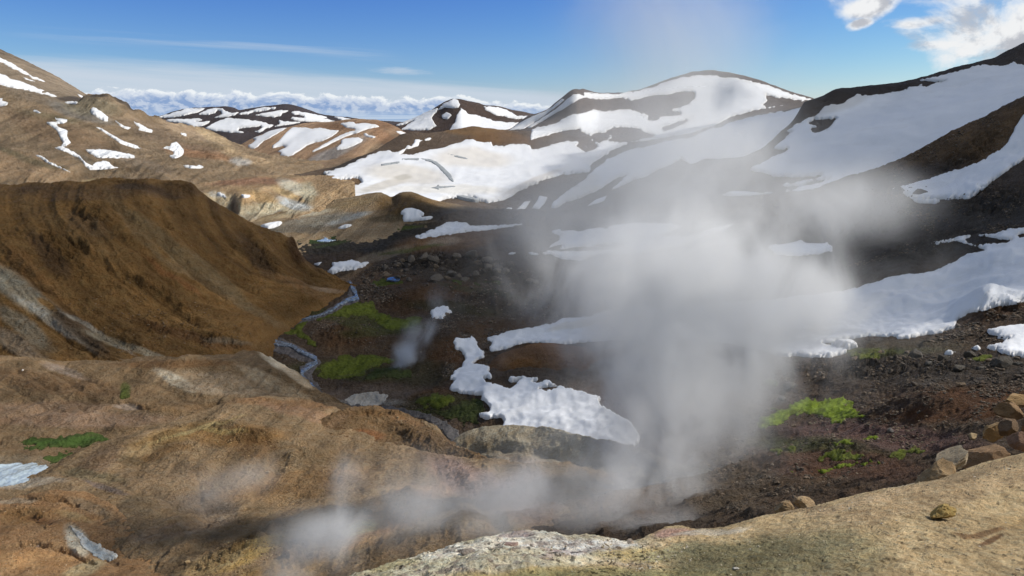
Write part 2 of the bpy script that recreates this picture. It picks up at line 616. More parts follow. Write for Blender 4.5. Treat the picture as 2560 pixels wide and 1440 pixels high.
def clip_tris(T, s):
    """clip triangles T (n,3 indices) where s<0; returns list of kept pieces described by (i, j, w) points"""
    inside = s[T] > 0
    cnt = inside.sum(1)
    full = T[cnt == 3]
    pts_i, pts_j, pts_w = [], [], []
    tri = []

    def emit(i, j):
        w = s[i] / (s[i] - s[j])
        k = len(pts_i)
        pts_i.append(i); pts_j.append(j); pts_w.append(w)
        return k
    base = []
    # one inside
    m = cnt == 1
    A = T[m]; I = inside[m]
    k = np.argmax(I, 1)
    r = np.arange(len(A))
    a, b, c = A[r, k], A[r, (k + 1) % 3], A[r, (k + 2) % 3]
    one = (a, b, c)
    m = cnt == 2
    A = T[m]; I = inside[m]
    k = np.argmin(I, 1)
    r = np.arange(len(A))
    d, e, f = A[r, k], A[r, (k + 1) % 3], A[r, (k + 2) % 3]   # d outside
    return full, one, (d, e, f)


def patch(name, S, poly, mat, holes=(), rag=3.0, rwl=16.0, thick=0.4, grow=8.0, col=(0.8, 0.8, 0.8), lift=0.0,
          blobs=(), rough_amp=0.0, rough_wl=1.0, parent=None, seed=5, beyond=0, flat=None, holes_amp=0.0, rimcol=None, hole_wl=7.0, smooth=0, single=False):
    """a sheet of snow, moss or water lying on landform S inside the outline poly (photo pixels);
    real thickness `thick` metres reached `grow` photo pixels inside its edge"""
    n_ok = S.ncrest + 1 + beyond
    V = S.V[:n_ok].reshape(-1, 3)
    px, py = S.px[:n_ok].ravel(), S.py[:n_ok].ravel()
    nc = S.nc
    xs = [p[0] for p in poly]; ys = [p[1] for p in poly]
    pad = rag * 2 + 8
    box = (px > min(xs) - pad) & (px < max(xs) + pad) & (py > min(ys) - pad) & (py < max(ys) + pad)
    if not box.any():
        print('EMPTY PATCH', name, poly[0])
        return None
    rows = np.where(box.reshape(n_ok, nc).any(1))[0]
    colsi = np.where(box.reshape(n_ok, nc).any(0))[0]
    r0, r1, c0, c1 = rows[0], rows[-1] + 1, colsi[0], colsi[-1] + 1
    sub = np.arange(n_ok * nc).reshape(n_ok, nc)[r0:r1, c0:c1]
    V = V[sub]; px = px[sub]; py = py[sub]
    nr_, nc_ = sub.shape
    if nr_ < 2 or nc_ < 2:
        print('THIN PATCH', name, poly[0])
        return None
    s = sdf(px, py, poly)
    for h in holes:
        s = np.minimum(s, -sdf(px, py, h))
    n1 = fbm(px / rwl, py / rwl * 1.6, px * 0, 4, seed, gain=0.6)
    s = s + rag * n1 * 1.6 + holes_amp * np.minimum(0, fbm(px / hole_wl, py / (hole_wl * 0.7), px * 0 + 1, 3, seed + 31) - 0.1 + np.clip(s / (rag * 8 + 6), 0, 0.9))
    sf = s.ravel()
    V = V.reshape(-1, 3).copy()
    P = px.ravel(); Q = py.ravel()
    idx = np.arange(nr_ * nc_).reshape(nr_, nc_)
    q = np.stack([idx[:-1, :-1], idx[:-1, 1:], idx[1:, 1:], idx[1:, :-1]], -1).reshape(-1, 4)
    T = np.concatenate([q[:, [0, 1, 2]], q[:, [0, 2, 3]]])
    T = T[(sf[T] > 0).any(1)]
    if not len(T):
        print('NO TRIS', name, poly[0])
        return None
    prof = np.clip(sf / grow, 0, 1)
    prof = np.sqrt(np.maximum(1 - (1 - prof) ** 2, 0))
    add = thick * prof + lift
    if rough_amp:
        add = add + rough_amp * prof * fbm(V[:, 0] / rough_wl, V[:, 1] / rough_wl, V[:, 2] / rough_wl, 4, seed + 2)
    top = V.copy()
    if smooth:          # snow fills the small hollows of the ground it lies on
        zg = V[:, 2].reshape(nr_, nc_).copy()
        yg = V[:, 1].reshape(nr_, nc_)
        for _ in range(smooth):
            zp = np.pad(zg, 1, mode='edge')
            zg = 0.4 * zg + 0.15 * (zp[:-2, 1:-1] + zp[2:, 1:-1] + zp[1:-1, :-2] + zp[1:-1, 2:])
        wsm = np.clip(sf / grow, 0, 1)
        dz = zg.ravel() - V[:, 2]
        top[:, 2] += np.clip(dz, -0.6 * thick, 3 * thick) * wsm
    if flat is not None:
        zz = V[:, 2]
        zf = np.median(zz[sf > 0])
        top[:, 2] = zz * (1 - flat) + zf * flat
    top[:, 2] += add
    C = smoothmap(P, Q, blobs, col, seed + 4)
    if rimcol is not None:
        wr = (np.clip(1 - sf / (grow * 1.6), 0, 1) ** 1.5 * 0.55)[:, None]
        C = C * (1 - wr) + np.array(rimcol) * wr
    full, one, two = clip_tris(T, sf)

    def lerp(i, j):
        w = (sf[i] / (sf[i] - sf[j] + 1e-12))[:, None]
        p = V[i] * (1 - w) + V[j] * w
        if flat is not None:
            p = top[i] * (1 - w) + top[j] * w
            p[:, 2] -= 0
        else:
            p[:, 2] += lift
        return p, C[i] * (1 - w) + C[j] * w
    verts = [top]
    cols = [C]
    tris = [full]
    nb = len(top)
    a, b, c = one
    if len(a):
        p1, k1 = lerp(a, b)
        p2, k2 = lerp(a, c)
        n = len(a)
        i1 = np.arange(nb, nb + n); i2 = i1 + n
        tris.append(np.stack([a, i1, i2], 1))
        verts += [p1, p2]; cols += [k1, k2]
        nb += 2 * n
    d, e, f = two
    if len(d):
        p1, k1 = lerp(e, d)
        p2, k2 = lerp(f, d)
        n = len(d)
        i1 = np.arange(nb, nb + n); i2 = i1 + n
        tris.append(np.stack([i1, e, f], 1))
        tris.append(np.stack([i1, f, i2], 1))
        verts += [p1, p2]; cols += [k1, k2]
        nb += 2 * n
    TV = np.concatenate(verts); TC = np.concatenate(cols); TT = np.concatenate(tris)
    used = np.unique(TT)
    remap = np.full(len(TV), -1)
    remap[used] = np.arange(len(used))
    TV, TC, TT = TV[used], TC[used], remap[TT]
    # weld clipped points that coincide
    key = np.round(TV * 2000).astype(np.int64)
    _, first, inv = np.unique(key, axis=0, return_index=True, return_inverse=True)
    TV, TC, TT = TV[first], TC[first], inv.reshape(-1)[TT]
    TT = TT[(TT[:, 0] != TT[:, 1]) & (TT[:, 1] != TT[:, 2]) & (TT[:, 0] != TT[:, 2])]
    if single:          # keep one connected piece
        lab = np.arange(len(TV))
        while True:
            m_ = np.minimum(np.minimum(lab[TT[:, 0]], lab[TT[:, 1]]), lab[TT[:, 2]])
            new = lab.copy()
            for k_ in range(3):
                np.minimum.at(new, TT[:, k_], m_)
            new = new[new]
            if (new == lab).all():
                break
            lab = new
        tl = lab[TT[:, 0]]
        u_, c_ = np.unique(tl, return_counts=True)
        if c_.max() > 0.55 * c_.sum():
            TT = TT[tl == u_[np.argmax(c_)]]
        used = np.unique(TT)
        remap = np.full(len(TV), -1)
        remap[used] = np.arange(len(used))
        TV, TC, TT = TV[used], TC[used], remap[TT]
    # skirt: close the rim down into the ground so that the edge has a face
    e = np.concatenate([TT[:, [0, 1]], TT[:, [1, 2]], TT[:, [2, 0]]])
    es = np.sort(e, 1)
    _, i0, cnt = np.unique(es, axis=0, return_index=True, return_counts=True)
    rim = e[i0[cnt == 1]]
    rv = np.unique(rim)
    mp = np.full(len(TV), -1)
    mp[rv] = np.arange(len(TV), len(TV) + len(rv))
    low = TV[rv].copy()
    low[:, 2] -= 0.5 * thick + 0.02 + abs(lift)
    TV = np.concatenate([TV, low]); TC = np.concatenate([TC, TC[rv]])
    sk = np.stack([rim[:, 1], rim[:, 0], mp[rim[:, 0]], mp[rim[:, 1]]], 1)
    return mesh_obj(name, TV, [TT, sk], mat, TC, parent=parent)

# ------------------------------------------------------------------ the land, far to near
M_far = earth_mat('dark_far_rock', 160, 0.6, 0.5)
M_gold = earth_mat('golden_rhyolite_soil', 22, 1.0, 0.6)
M_mtn = earth_mat('dark_gravel', 26, 0.8, 0.5)
M_valley = earth_mat('valley_soil', 9, 1.0, 0.7)
M_brown = earth_mat('brown_slope_soil', 12, 1.0, 0.6)
M_near = earth_mat('hot_ground', 7, 1.0, 0.6)
M_fore = earth_mat('foreground_clay', 0.7, 0.9, 0.42)
M_snow_far = snow_mat('far_snow', 60)
M_snow = snow_mat('old_snow', 14)
M_snow_near = snow_mat('near_snow', 5)

GOLD = (0.29, 0.205, 0.12)
TAN = (0.40, 0.30, 0.19)
DARKG = (0.075, 0.062, 0.052)
GREYB = (0.17, 0.14, 0.105)
BROWN = (0.20, 0.115, 0.050)
RUST = (0.24, 0.105, 0.045)
SINTER = (0.58, 0.53, 0.42)
MOSS = (0.12, 0.17, 0.025)
GREYW = (0.42, 0.42, 0.40)
BLUEG = (0.27, 0.29, 0.30)

# plain far below, out to the horizon
n = 60
gx, gy = np.meshgrid(np.linspace(-14000, 14000, n), np.linspace(-2500, 14000, n))
gz = -330 + 25 * fbm(gx / 3000, gy / 3000, gx * 0, 3, 3)
gz = np.where(gy < 900, -75, gz)
gi = np.arange(n * n).reshape(n, n)
gf = np.stack([gi[:-1, :-1], gi[:-1, 1:], gi[1:, 1:], gi[1:, :-1]], -1).reshape(-1, 4)
pl = mesh_obj('ground', np.stack([gx, gy, gz], -1).reshape(-1, 3), gf, M_far, np.tile((0.16, 0.15, 0.14), (n * n, 1)))
tag(pl, kind='structure')

# far snowy mountains
S_far = sheet('mountains', [
    [(250, 370, 3400), (640, 380, 3400), (1100, 370, 3400)],
    [(250, 330, 4000), (460, 312, 4000), (640, 312, 3900), (850, 318, 4000), (1100, 330, 4200)],
    [(250, 300, 4400), (396, 295, 4400), (470, 284, 4300), (560, 284, 4200), (640, 288, 4100), (720, 280, 4200), (850, 298, 4500), (1100, 314, 5000)],
    [(250, 296, 5000), (350, 292, 5000), (396, 291, 5000), (430, 279, 4900), (467, 271, 4800), (520, 268, 4700), (564, 266, 4600), (585, 270, 4600), (600, 277, 4600), (638, 269, 4700), (680, 264, 4700),
     (716, 262, 4700), (739, 265, 4700), (773, 277, 4800), (800, 287, 4900), (840, 292, 5000), (890, 296, 5200), (930, 303, 5400), (1000, 306, 5600), (1100, 310, 5800)],
], M_far, (0.060, 0.050, 0.052), disp=[(900, 26, 'f'), (220, 7, 'r')], spacing=1.6, seed=11)

# dark snowy peak
S_peak = sheet('snow_peak', [
    [(930, 372, 1900), (1400, 372, 1900)],
    [(930, 335, 2100), (1060, 335, 2050), (1160, 335, 1950), (1300, 335, 2050), (1400, 335, 2100)],
    [(930, 325, 2300), (1000, 318, 2300), (1090, 296, 2250), (1150, 292, 2120), (1200, 297, 2250), (1300, 312, 2300), (1400, 315, 2350)],
    [(930, 330, 2500), (983, 312, 2500), (1028, 298, 2500), (1075, 276, 2500), (1100, 262, 2480), (1118, 253, 2460), (1132, 249, 2450), (1150, 249.5, 2450), (1168, 254, 2450), (1196, 259, 2480), (1213, 265, 2500),
     (1240, 266, 2550), (1280, 275, 2600), (1330, 285, 2650), (1364, 288, 2700), (1400, 288, 2750)],
], M_far, (0.080, 0.058, 0.048), disp=[(260, 7, 'f'), (80, 3, 'r')], spacing=1.6, seed=12)

# left mountain shoulder
S_left = sheet('mountain', [
    [(-110, 320, 1000), (150, 320, 1050), (340, 330, 1150)],
    [(-110, 225, 1150), (0, 240, 1150), (150, 262, 1200), (225, 266, 1300), (340, 300, 1400)],
    [(-110, 62, 1500), (0, 126, 1500), (60, 153, 1520), (120, 182, 1550), (180, 216, 1600), (225, 244, 1650), (260, 268, 1700), (340, 305, 1750)],
], M_gold, (0.215, 0.172, 0.125), hf=0.3, disp=[(150, 5, 'f'), (30, 1.2, 'r')], rill=(26, 2.4, 0.5), seed=13,
    blobs=[(60, 260, 90, 10, -12, DARKG, 0.6), (185, 250, 45, 7, -5, DARKG, 0.95)])

# golden hill with the snow patches, middle distance
S_patch = sheet('hill', [
    [(540, 470, 1000), (1120, 470, 1000)],
    [(540, 405, 1250), (700, 405, 1200), (900, 400, 1150), (1120, 400, 1150)],
    [(540, 404, 1600), (562, 394, 1600), (600, 366, 1600), (640, 346, 1620), (680, 331, 1640), (710, 323, 1650), (760, 311, 1700), (830, 304, 1700), (900, 298, 1650), (930, 298, 1640), (960, 303, 1640), (990, 315, 1630), (1020, 332, 1620), (1060, 355, 1600), (1120, 380, 1600)],
], M_gold, (0.30, 0.20, 0.125), disp=[(200, 7, 'f'), (40, 1.4, 'r')], rill=(40, 3, -0.4), seed=14,
    blobs=[(830, 385, 90, 14, 25, BLUEG, 0.6), (960, 380, 60, 20, 10, TAN, 0.6), (900, 315, 120, 12, 0, (0.22, 0.125, 0.07), 0.7),
           (970, 352, 50, 16, -30, (0.28, 0.15, 0.08), 0.5)])

# big golden hills at the left with the crag
S_crag = sheet('hill', [
    [(-110, 600, 420), (500, 600, 420), (1120, 600, 480)],
    [(-110, 470, 520), (200, 465, 540), (420, 440, 560), (600, 440, 620), (800, 450, 660), (1120, 470, 640)],
    [(-110, 400, 640), (100, 395, 660), (250, 408, 660), (400, 412, 680), (520, 405, 740), (640, 400, 800), (760, 420, 800), (900, 430, 780), (1120, 460, 720)],
    [(-110, 335, 800), (60, 330, 820), (160, 325, 800), (280, 345, 830), (400, 352, 900), (520, 358, 1000), (620, 385, 1050), (760, 412, 950), (900, 430, 850), (1120, 460, 780)],
    [(-110, 262, 960), (60, 262, 960), (150, 275, 980), (230, 290, 930), (300, 300, 950), (400, 325, 1080), (520, 345, 1250), (620, 376, 1250), (760, 408, 1100), (900, 430, 900), (1120, 458, 820)],
    [(-110, 208, 1050), (0, 216, 1050), (60, 233, 1060), (130, 248, 1080), (170, 262, 1090), (195, 258, 1060), (215, 247, 1050), (243, 240.5, 1030), (262, 241, 1030), (285, 249, 1030), (305, 258, 1030), (322, 266, 1030), (330, 279, 1035), (345, 284, 1050),
     (370, 292, 1090), (400, 301, 1150), (470, 313, 1250), (530, 330, 1350), (575, 352, 1400), (605, 370, 1400), (640, 392, 1320), (700, 408, 1200), (760, 420, 1100), (850, 436, 1000), (1000, 452, 900), (1120, 456, 850)],
], M_gold, (0.225, 0.168, 0.108), hf=0.35, disp=[(180, 8, 'f'), (48, 4.5, 'r'), (16, 2.0, 'r'), (6, 0.5, 'r')], rill=(34, 6.0, 2.6), seed=15, spacing=2.0,
    blobs=[(90, 235, 100, 22, -12, GREYB, 0.6), (200, 280, 90, 16, -20, (0.19, 0.18, 0.16), 0.75), (230, 266, 70, 24, -10, (0.25, 0.22, 0.15), 0.6),
           (300, 253, 30, 8, -28, DARKG, 0.9), (325, 268, 14, 9, -30, DARKG, 0.9), (120, 290, 90, 10, -8, (0.17, 0.145, 0.09), 0.8), (245, 240, 24, 4, 0, DARKG, 0.9),
           (150, 330, 160, 30, -18, (0.21, 0.145, 0.09), 0.7), (380, 330, 90, 20, -20, (0.20, 0.15, 0.105), 0.7), (470, 330, 70, 12, -20, (0.42, 0.32, 0.22), 0.6),
           (540, 350, 60, 12, -30, (0.47, 0.36, 0.22), 0.7), (60, 420, 140, 36, -8, (0.36, 0.25, 0.15), 0.6), (500, 385, 90, 10, -10, (0.36, 0.19, 0.10), 0.6),
           (620, 395, 80, 12, -15, (0.45, 0.33, 0.20), 0.6), (600, 402, 26, 9, 0, GREYW, 0.7), (330, 400, 120, 14, -15, (0.20, 0.16, 0.12), 0.6),
           (60, 395, 120, 8, -16, (0.13, 0.115, 0.07), 0.7), (210, 400, 60, 10, -30, (0.14, 0.12, 0.09), 0.7), (500, 372, 60, 8, -15, (0.22, 0.15, 0.10), 0.6)])

# low golden plateau
S_plat = sheet('hill', [
    [(60, 600, 330), (1120, 600, 360)],
    [(60, 520, 420), (450, 500, 460), (700, 480, 500), (900, 470, 560), (1120, 480, 600)],
    [(60, 478, 500), (170, 452, 520), (350, 444, 560), (430, 452, 560), (560, 444, 620), (700, 436, 680), (860, 425, 760), (1120, 440, 800)],
    [(60, 500, 600), (120, 456, 610), (178, 436, 620), (240, 427, 630), (302, 419, 640), (370, 410, 650), (430, 417, 680), (504, 420, 700), (571, 414, 720), (672, 409, 780), (806, 404, 850), (880, 396, 900), (960, 388, 920), (1120, 420, 940)],
], M_gold, GOLD, disp=[(90, 3, 'f'), (22, 1.2, 'r'), (7, 0.5, 'r')], rill=(15, 2.2, 0.3), seed=16,
    blobs=[(300, 452, 90, 9, -4, (0.17, 0.12, 0.075), 0.8), (430, 455, 40, 10, 0, (0.42, 0.30, 0.19), 0.6), (640, 450, 200, 10, 3, (0.20, 0.135, 0.085), 0.6),
           (520, 438, 90, 8, 0, (0.20, 0.14, 0.09), 0.7), (800, 420, 160, 12, 8, (0.16, 0.11, 0.075), 0.75), (900, 410, 120, 10, 14, (0.13, 0.10, 0.07), 0.8), (200, 460, 90, 8, 10, (0.30, 0.25, 0.13), 0.5)])

# fumarole hill, pale and stained
S_fum = sheet('hill', [
    [(420, 640, 300), (900, 640, 300)],
    [(420, 560, 350), (560, 552, 360), (650, 545, 365), (760, 518, 380), (840, 500, 400), (900, 500, 410)],
    [(420, 520, 380), (560, 505, 395), (600, 500, 380), (680, 500, 385), (760, 492, 410), (840, 478, 430), (900, 475, 440)],
    [(420, 500, 440), (455, 480, 450), (484, 467, 460), (523, 456, 480), (560, 450, 490), (607, 445, 500), (662, 440, 510), (718, 439, 520), (773, 441, 520), (810, 440, 520), (860, 446, 520), (900, 460, 520)],
], M_gold, (0.36, 0.255, 0.148), hf=0.5,
    creases=[([(580, 505), (590, 530), (575, 560)], 9, 2.2), ([(640, 490), (650, 510), (660, 530)], 8, 0.8), ([(700, 480), (720, 500), (760, 515)], 8, 1.2), ([(545, 490), (540, 520), (530, 545)], 7, 0.8)],
    disp=[(46, 2.6, 'f'), (15, 1.1, 'r'), (5, 0.4, 'r')], rill=(13, 3.6, 0.2), seed=17,
    blobs=[(640, 455, 120, 9, 4, (0.30, 0.165, 0.105), 0.8), (560, 512, 60, 26, -20, (0.52, 0.44, 0.29), 0.8), (690, 520, 90, 20, 5, (0.55, 0.50, 0.36), 0.8),
           (745, 465, 50, 15, -20, (0.56, 0.53, 0.42), 0.85), (590, 520, 12, 26, 20, (0.22, 0.14, 0.09), 0.8), (540, 488, 20, 8, -10, GREYW, 0.6),
           (735, 506, 46, 12, -15, (0.44, 0.47, 0.48), 0.9), (630, 540, 60, 10, 0, (0.24, 0.22, 0.17), 0.6), (700, 533, 14, 8, 30, (0.14, 0.13, 0.12), 0.8),
           (772, 478, 16, 26, 10, (0.46, 0.42, 0.30), 0.8), (650, 490, 60, 12, -10, (0.48, 0.33, 0.16), 0.6), (720, 480, 40, 10, -20, (0.50, 0.38, 0.2), 0.6)])

# the great snow slope
S_slope = sheet('snow_slope', [
    [(700, 600, 330), (1100, 600, 330), (1700, 620, 330), (2250, 620, 330)],
    [(700, 545, 380), (800, 515, 400), (900, 505, 415), (1000, 510, 420), (1200, 514, 420), (1400, 530, 420), (1700, 530, 430), (2250, 520, 460)],
    [(700, 520, 440), (800, 480, 460), (900, 470, 480), (1050, 460, 510), (1200, 450, 520), (1400, 455, 520), (1600, 470, 500), (1800, 440, 560), (2000, 380, 640), (2250, 360, 660)],
    [(700, 475, 500), (800, 448, 540), (900, 420, 600), (1000, 390, 650), (1100, 378, 700), (1200, 380, 710), (1350, 390, 720), (1500, 400, 700), (1650, 370, 720), (1800, 330, 780), (1950, 290, 840), (2250, 250, 880)],
    [(700, 450, 530), (745, 435, 560), (800, 427, 600), (857, 411, 640), (912, 387, 690), (954, 367, 740), (995, 343, 790), (1035, 333, 820), (1060, 335, 830), (1095, 331, 840), (1130, 326, 850), (1156, 322, 860), (1189, 317, 870), (1223, 320, 880), (1270, 326, 900), (1310, 328, 910), (1350, 330, 930), (1500, 345, 950), (1600, 345, 960), (1750, 318, 980), (1900, 288, 1000), (2000, 270, 1000), (2250, 240, 1000)],
], M_mtn, (0.12, 0.088, 0.062), disp=[(110, 3.5, 'f'), (30, 1.2, 'r'), (9, 0.5, 'r')], seed=18, spacing=2.2,
    blobs=[(1190, 322, 100, 12, 0, (0.20, 0.12, 0.055), 0.8), (1250, 350, 90, 20, -5, (0.17, 0.095, 0.04), 0.8), (1000, 350, 60, 16, 20, (0.11, 0.08, 0.055), 0.7),
           (860, 415, 80, 10, 28, (0.06, 0.05, 0.042), 0.9), (850, 460, 60, 18, 12, (0.19, 0.12, 0.065), 0.8), (800, 495, 50, 22, 10, (0.24, 0.22, 0.18), 0.8),
           (1500, 470, 260, 60, 25, (0.17, 0.14, 0.115), 0.8), (1800, 330, 300, 40, 20, (0.14, 0.115, 0.10), 0.7)])

# the mountain behind it
S_mtn = sheet('mountain', [
    [(1180, 500, 1000), (2250, 400, 1000)],
    [(1180, 345, 1050), (1280, 340, 1050), (1350, 340, 1040), (1500, 356, 1050), (1600, 356, 1060), (1750, 330, 1080), (1900, 300, 1100), (2000, 282, 1100), (2250, 262, 1100)],
    [(1180, 338, 1200), (1300, 320, 1200), (1380, 300, 1150), (1440, 285, 1120), (1500, 300, 1220), (1600, 300, 1250), (1700, 290, 1330), (1770, 278, 1330), (1840, 262, 1290), (1900, 258, 1270), (2000, 262, 1260), (2250, 260, 1300)],
    [(1180, 336, 1350), (1271, 325, 1350), (1318, 292, 1300), (1368, 275, 1250), (1400, 254, 1220), (1440, 232, 1200), (1500, 248, 1350), (1600, 238, 1450), (1700, 212, 1480), (1780, 208, 1480), (1850, 205, 1420), (1920, 220, 1380), (2000, 245, 1360), (2060, 265, 1400), (2250, 272, 1400)],
    [(1180, 335, 1400), (1271, 325, 1400), (1318, 291, 1350), (1368, 274, 1300), (1388, 257, 1280), (1408, 241, 1260), (1420, 231, 1250), (1435, 223, 1250), (1455, 222, 1280), (1485, 229, 1350), (1536, 232, 1450), (1586, 226, 1520), (1637, 212, 1560), (1687, 194, 1600), (1737, 180, 1600), (1771, 176, 1600), (1821, 182, 1560), (1872, 194, 1520), (1939, 217, 1480), (1983, 234, 1460), (2033, 249, 1440), (2080, 265, 1450), (2250, 270, 1500)],
], M_mtn, (0.13, 0.11, 0.10), disp=[(180, 5, 'f'), (45, 1.6, 'r')], seed=19, spacing=2.0)

# right mountain
S_right = sheet('mountain', [
    [(1400, 640, 260), (1800, 640, 260), (2100, 600, 280), (2760, 500, 280)],
    [(1400, 560, 310), (1600, 540, 320), (1800, 520, 330), (1900, 505, 335), (2100, 480, 340), (2300, 420, 350), (2560, 320, 350), (2760, 260, 350)],
    [(1400, 540, 340), (1600, 490, 370), (1800, 450, 390), (1900, 430, 400), (2100, 370, 410), (2300, 320, 410), (2560, 240, 420), (2760, 180, 420)],
    [(1400, 530, 370), (1500, 500, 390), (1600, 460, 410), (1724, 415, 430), (1821, 410, 440), (1899, 390, 450), (1950, 350, 470), (2060, 290, 490), (2200, 265, 500), (2350, 230, 500), (2560, 165, 500), (2760, 100, 500)],
    [(1400, 528, 380), (1500, 494, 400), (1560, 472, 410), (1600, 452, 420), (1640, 428, 425), (1672, 414, 430), (1695, 404, 432), (1712, 405, 434), (1724, 412, 436), (1771, 402, 445), (1821, 400, 455), (1899, 376, 475), (1940, 338, 500), (1985, 295, 520), (2003, 266, 530), (2012, 254, 530), (2037, 246, 535), (2061, 237, 540), (2077, 228, 540), (2094, 221, 540), (2136, 218, 545), (2194, 212, 550),
     (2255, 205, 555), (2274, 201, 555), (2312, 191, 560), (2358, 178, 560), (2405, 164, 560), (2452, 153, 560), (2490, 142, 560), (2522, 125, 560), (2560, 106, 560), (2640, 66, 560), (2760, 0, 560)],
], M_mtn, (0.066, 0.056, 0.052), disp=[(70, 2.0, 'f'), (16, 0.8, 'r'), (5, 0.35, 'r')], seed=20, spacing=2.2,
    blobs=[(1500, 500, 160, 40, 20, (0.16, 0.13, 0.105), 0.8)])

# dark flat and ridge in front of the snow slope (left part), stained at left
S_dark = sheet('ridge', [
    [(540, 680, 250), (900, 680, 250), (1340, 680, 260)],
    [(540, 610, 290), (620, 600, 300), (700, 592, 305), (800, 590, 310), (900, 575, 315), (1000, 565, 318), (1150, 570, 320), (1340, 660, 330)],
    [(540, 575, 340), (640, 565, 340), (760, 545, 350), (880, 530, 350), (960, 525, 345), (1010, 518, 335), (1100, 540, 335), (1200, 545, 345), (1340, 640, 350)],
    [(540, 570, 380), (590, 549, 380), (607, 544, 380), (650, 535, 380), (690, 528, 382), (773, 516, 385), (843, 500, 390), (900, 489, 392), (925, 484, 392), (948, 482, 392), (965, 488, 388), (980, 494, 384), (992, 488, 375), (1008, 482, 370), (1022, 482, 370), (1037, 486, 372), (1060, 496, 375), (1090, 506, 378), (1130, 513, 380), (1180, 520, 382), (1230, 527, 384), (1280, 560, 384), (1340, 620, 384)],
], M_gold, (0.27, 0.20, 0.12), disp=[(38, 1.6, 'f'), (11, 0.5, 'r')], rill=(14, 1.1, -0.8), seed=21,
    blobs=[(1020, 512, 90, 34, 0, (0.13, 0.08, 0.03), 0.9), (1100, 530, 80, 20, -10, (0.075, 0.055, 0.03), 0.9), (790, 552, 90, 14, 10, (0.27, 0.25, 0.20), 0.8),
           (760, 535, 80, 7, 8, (0.52, 0.46, 0.34), 0.85), (690, 545, 60, 6, 8, (0.46, 0.35, 0.2), 0.7), (640, 575, 120, 12, 0, (0.17, 0.145, 0.10), 0.8), (760, 572, 120, 10, 3, (0.15, 0.13, 0.10), 0.8),
           (870, 548, 60, 8, 15, (0.36, 0.36, 0.33), 0.8), (880, 510, 60, 12, 10, (0.30, 0.22, 0.11), 0.5), (1000, 545, 90, 10, 5, (0.10, 0.075, 0.04), 0.8), (1200, 540, 160, 24, 0, (0.06, 0.05, 0.04), 0.95)])

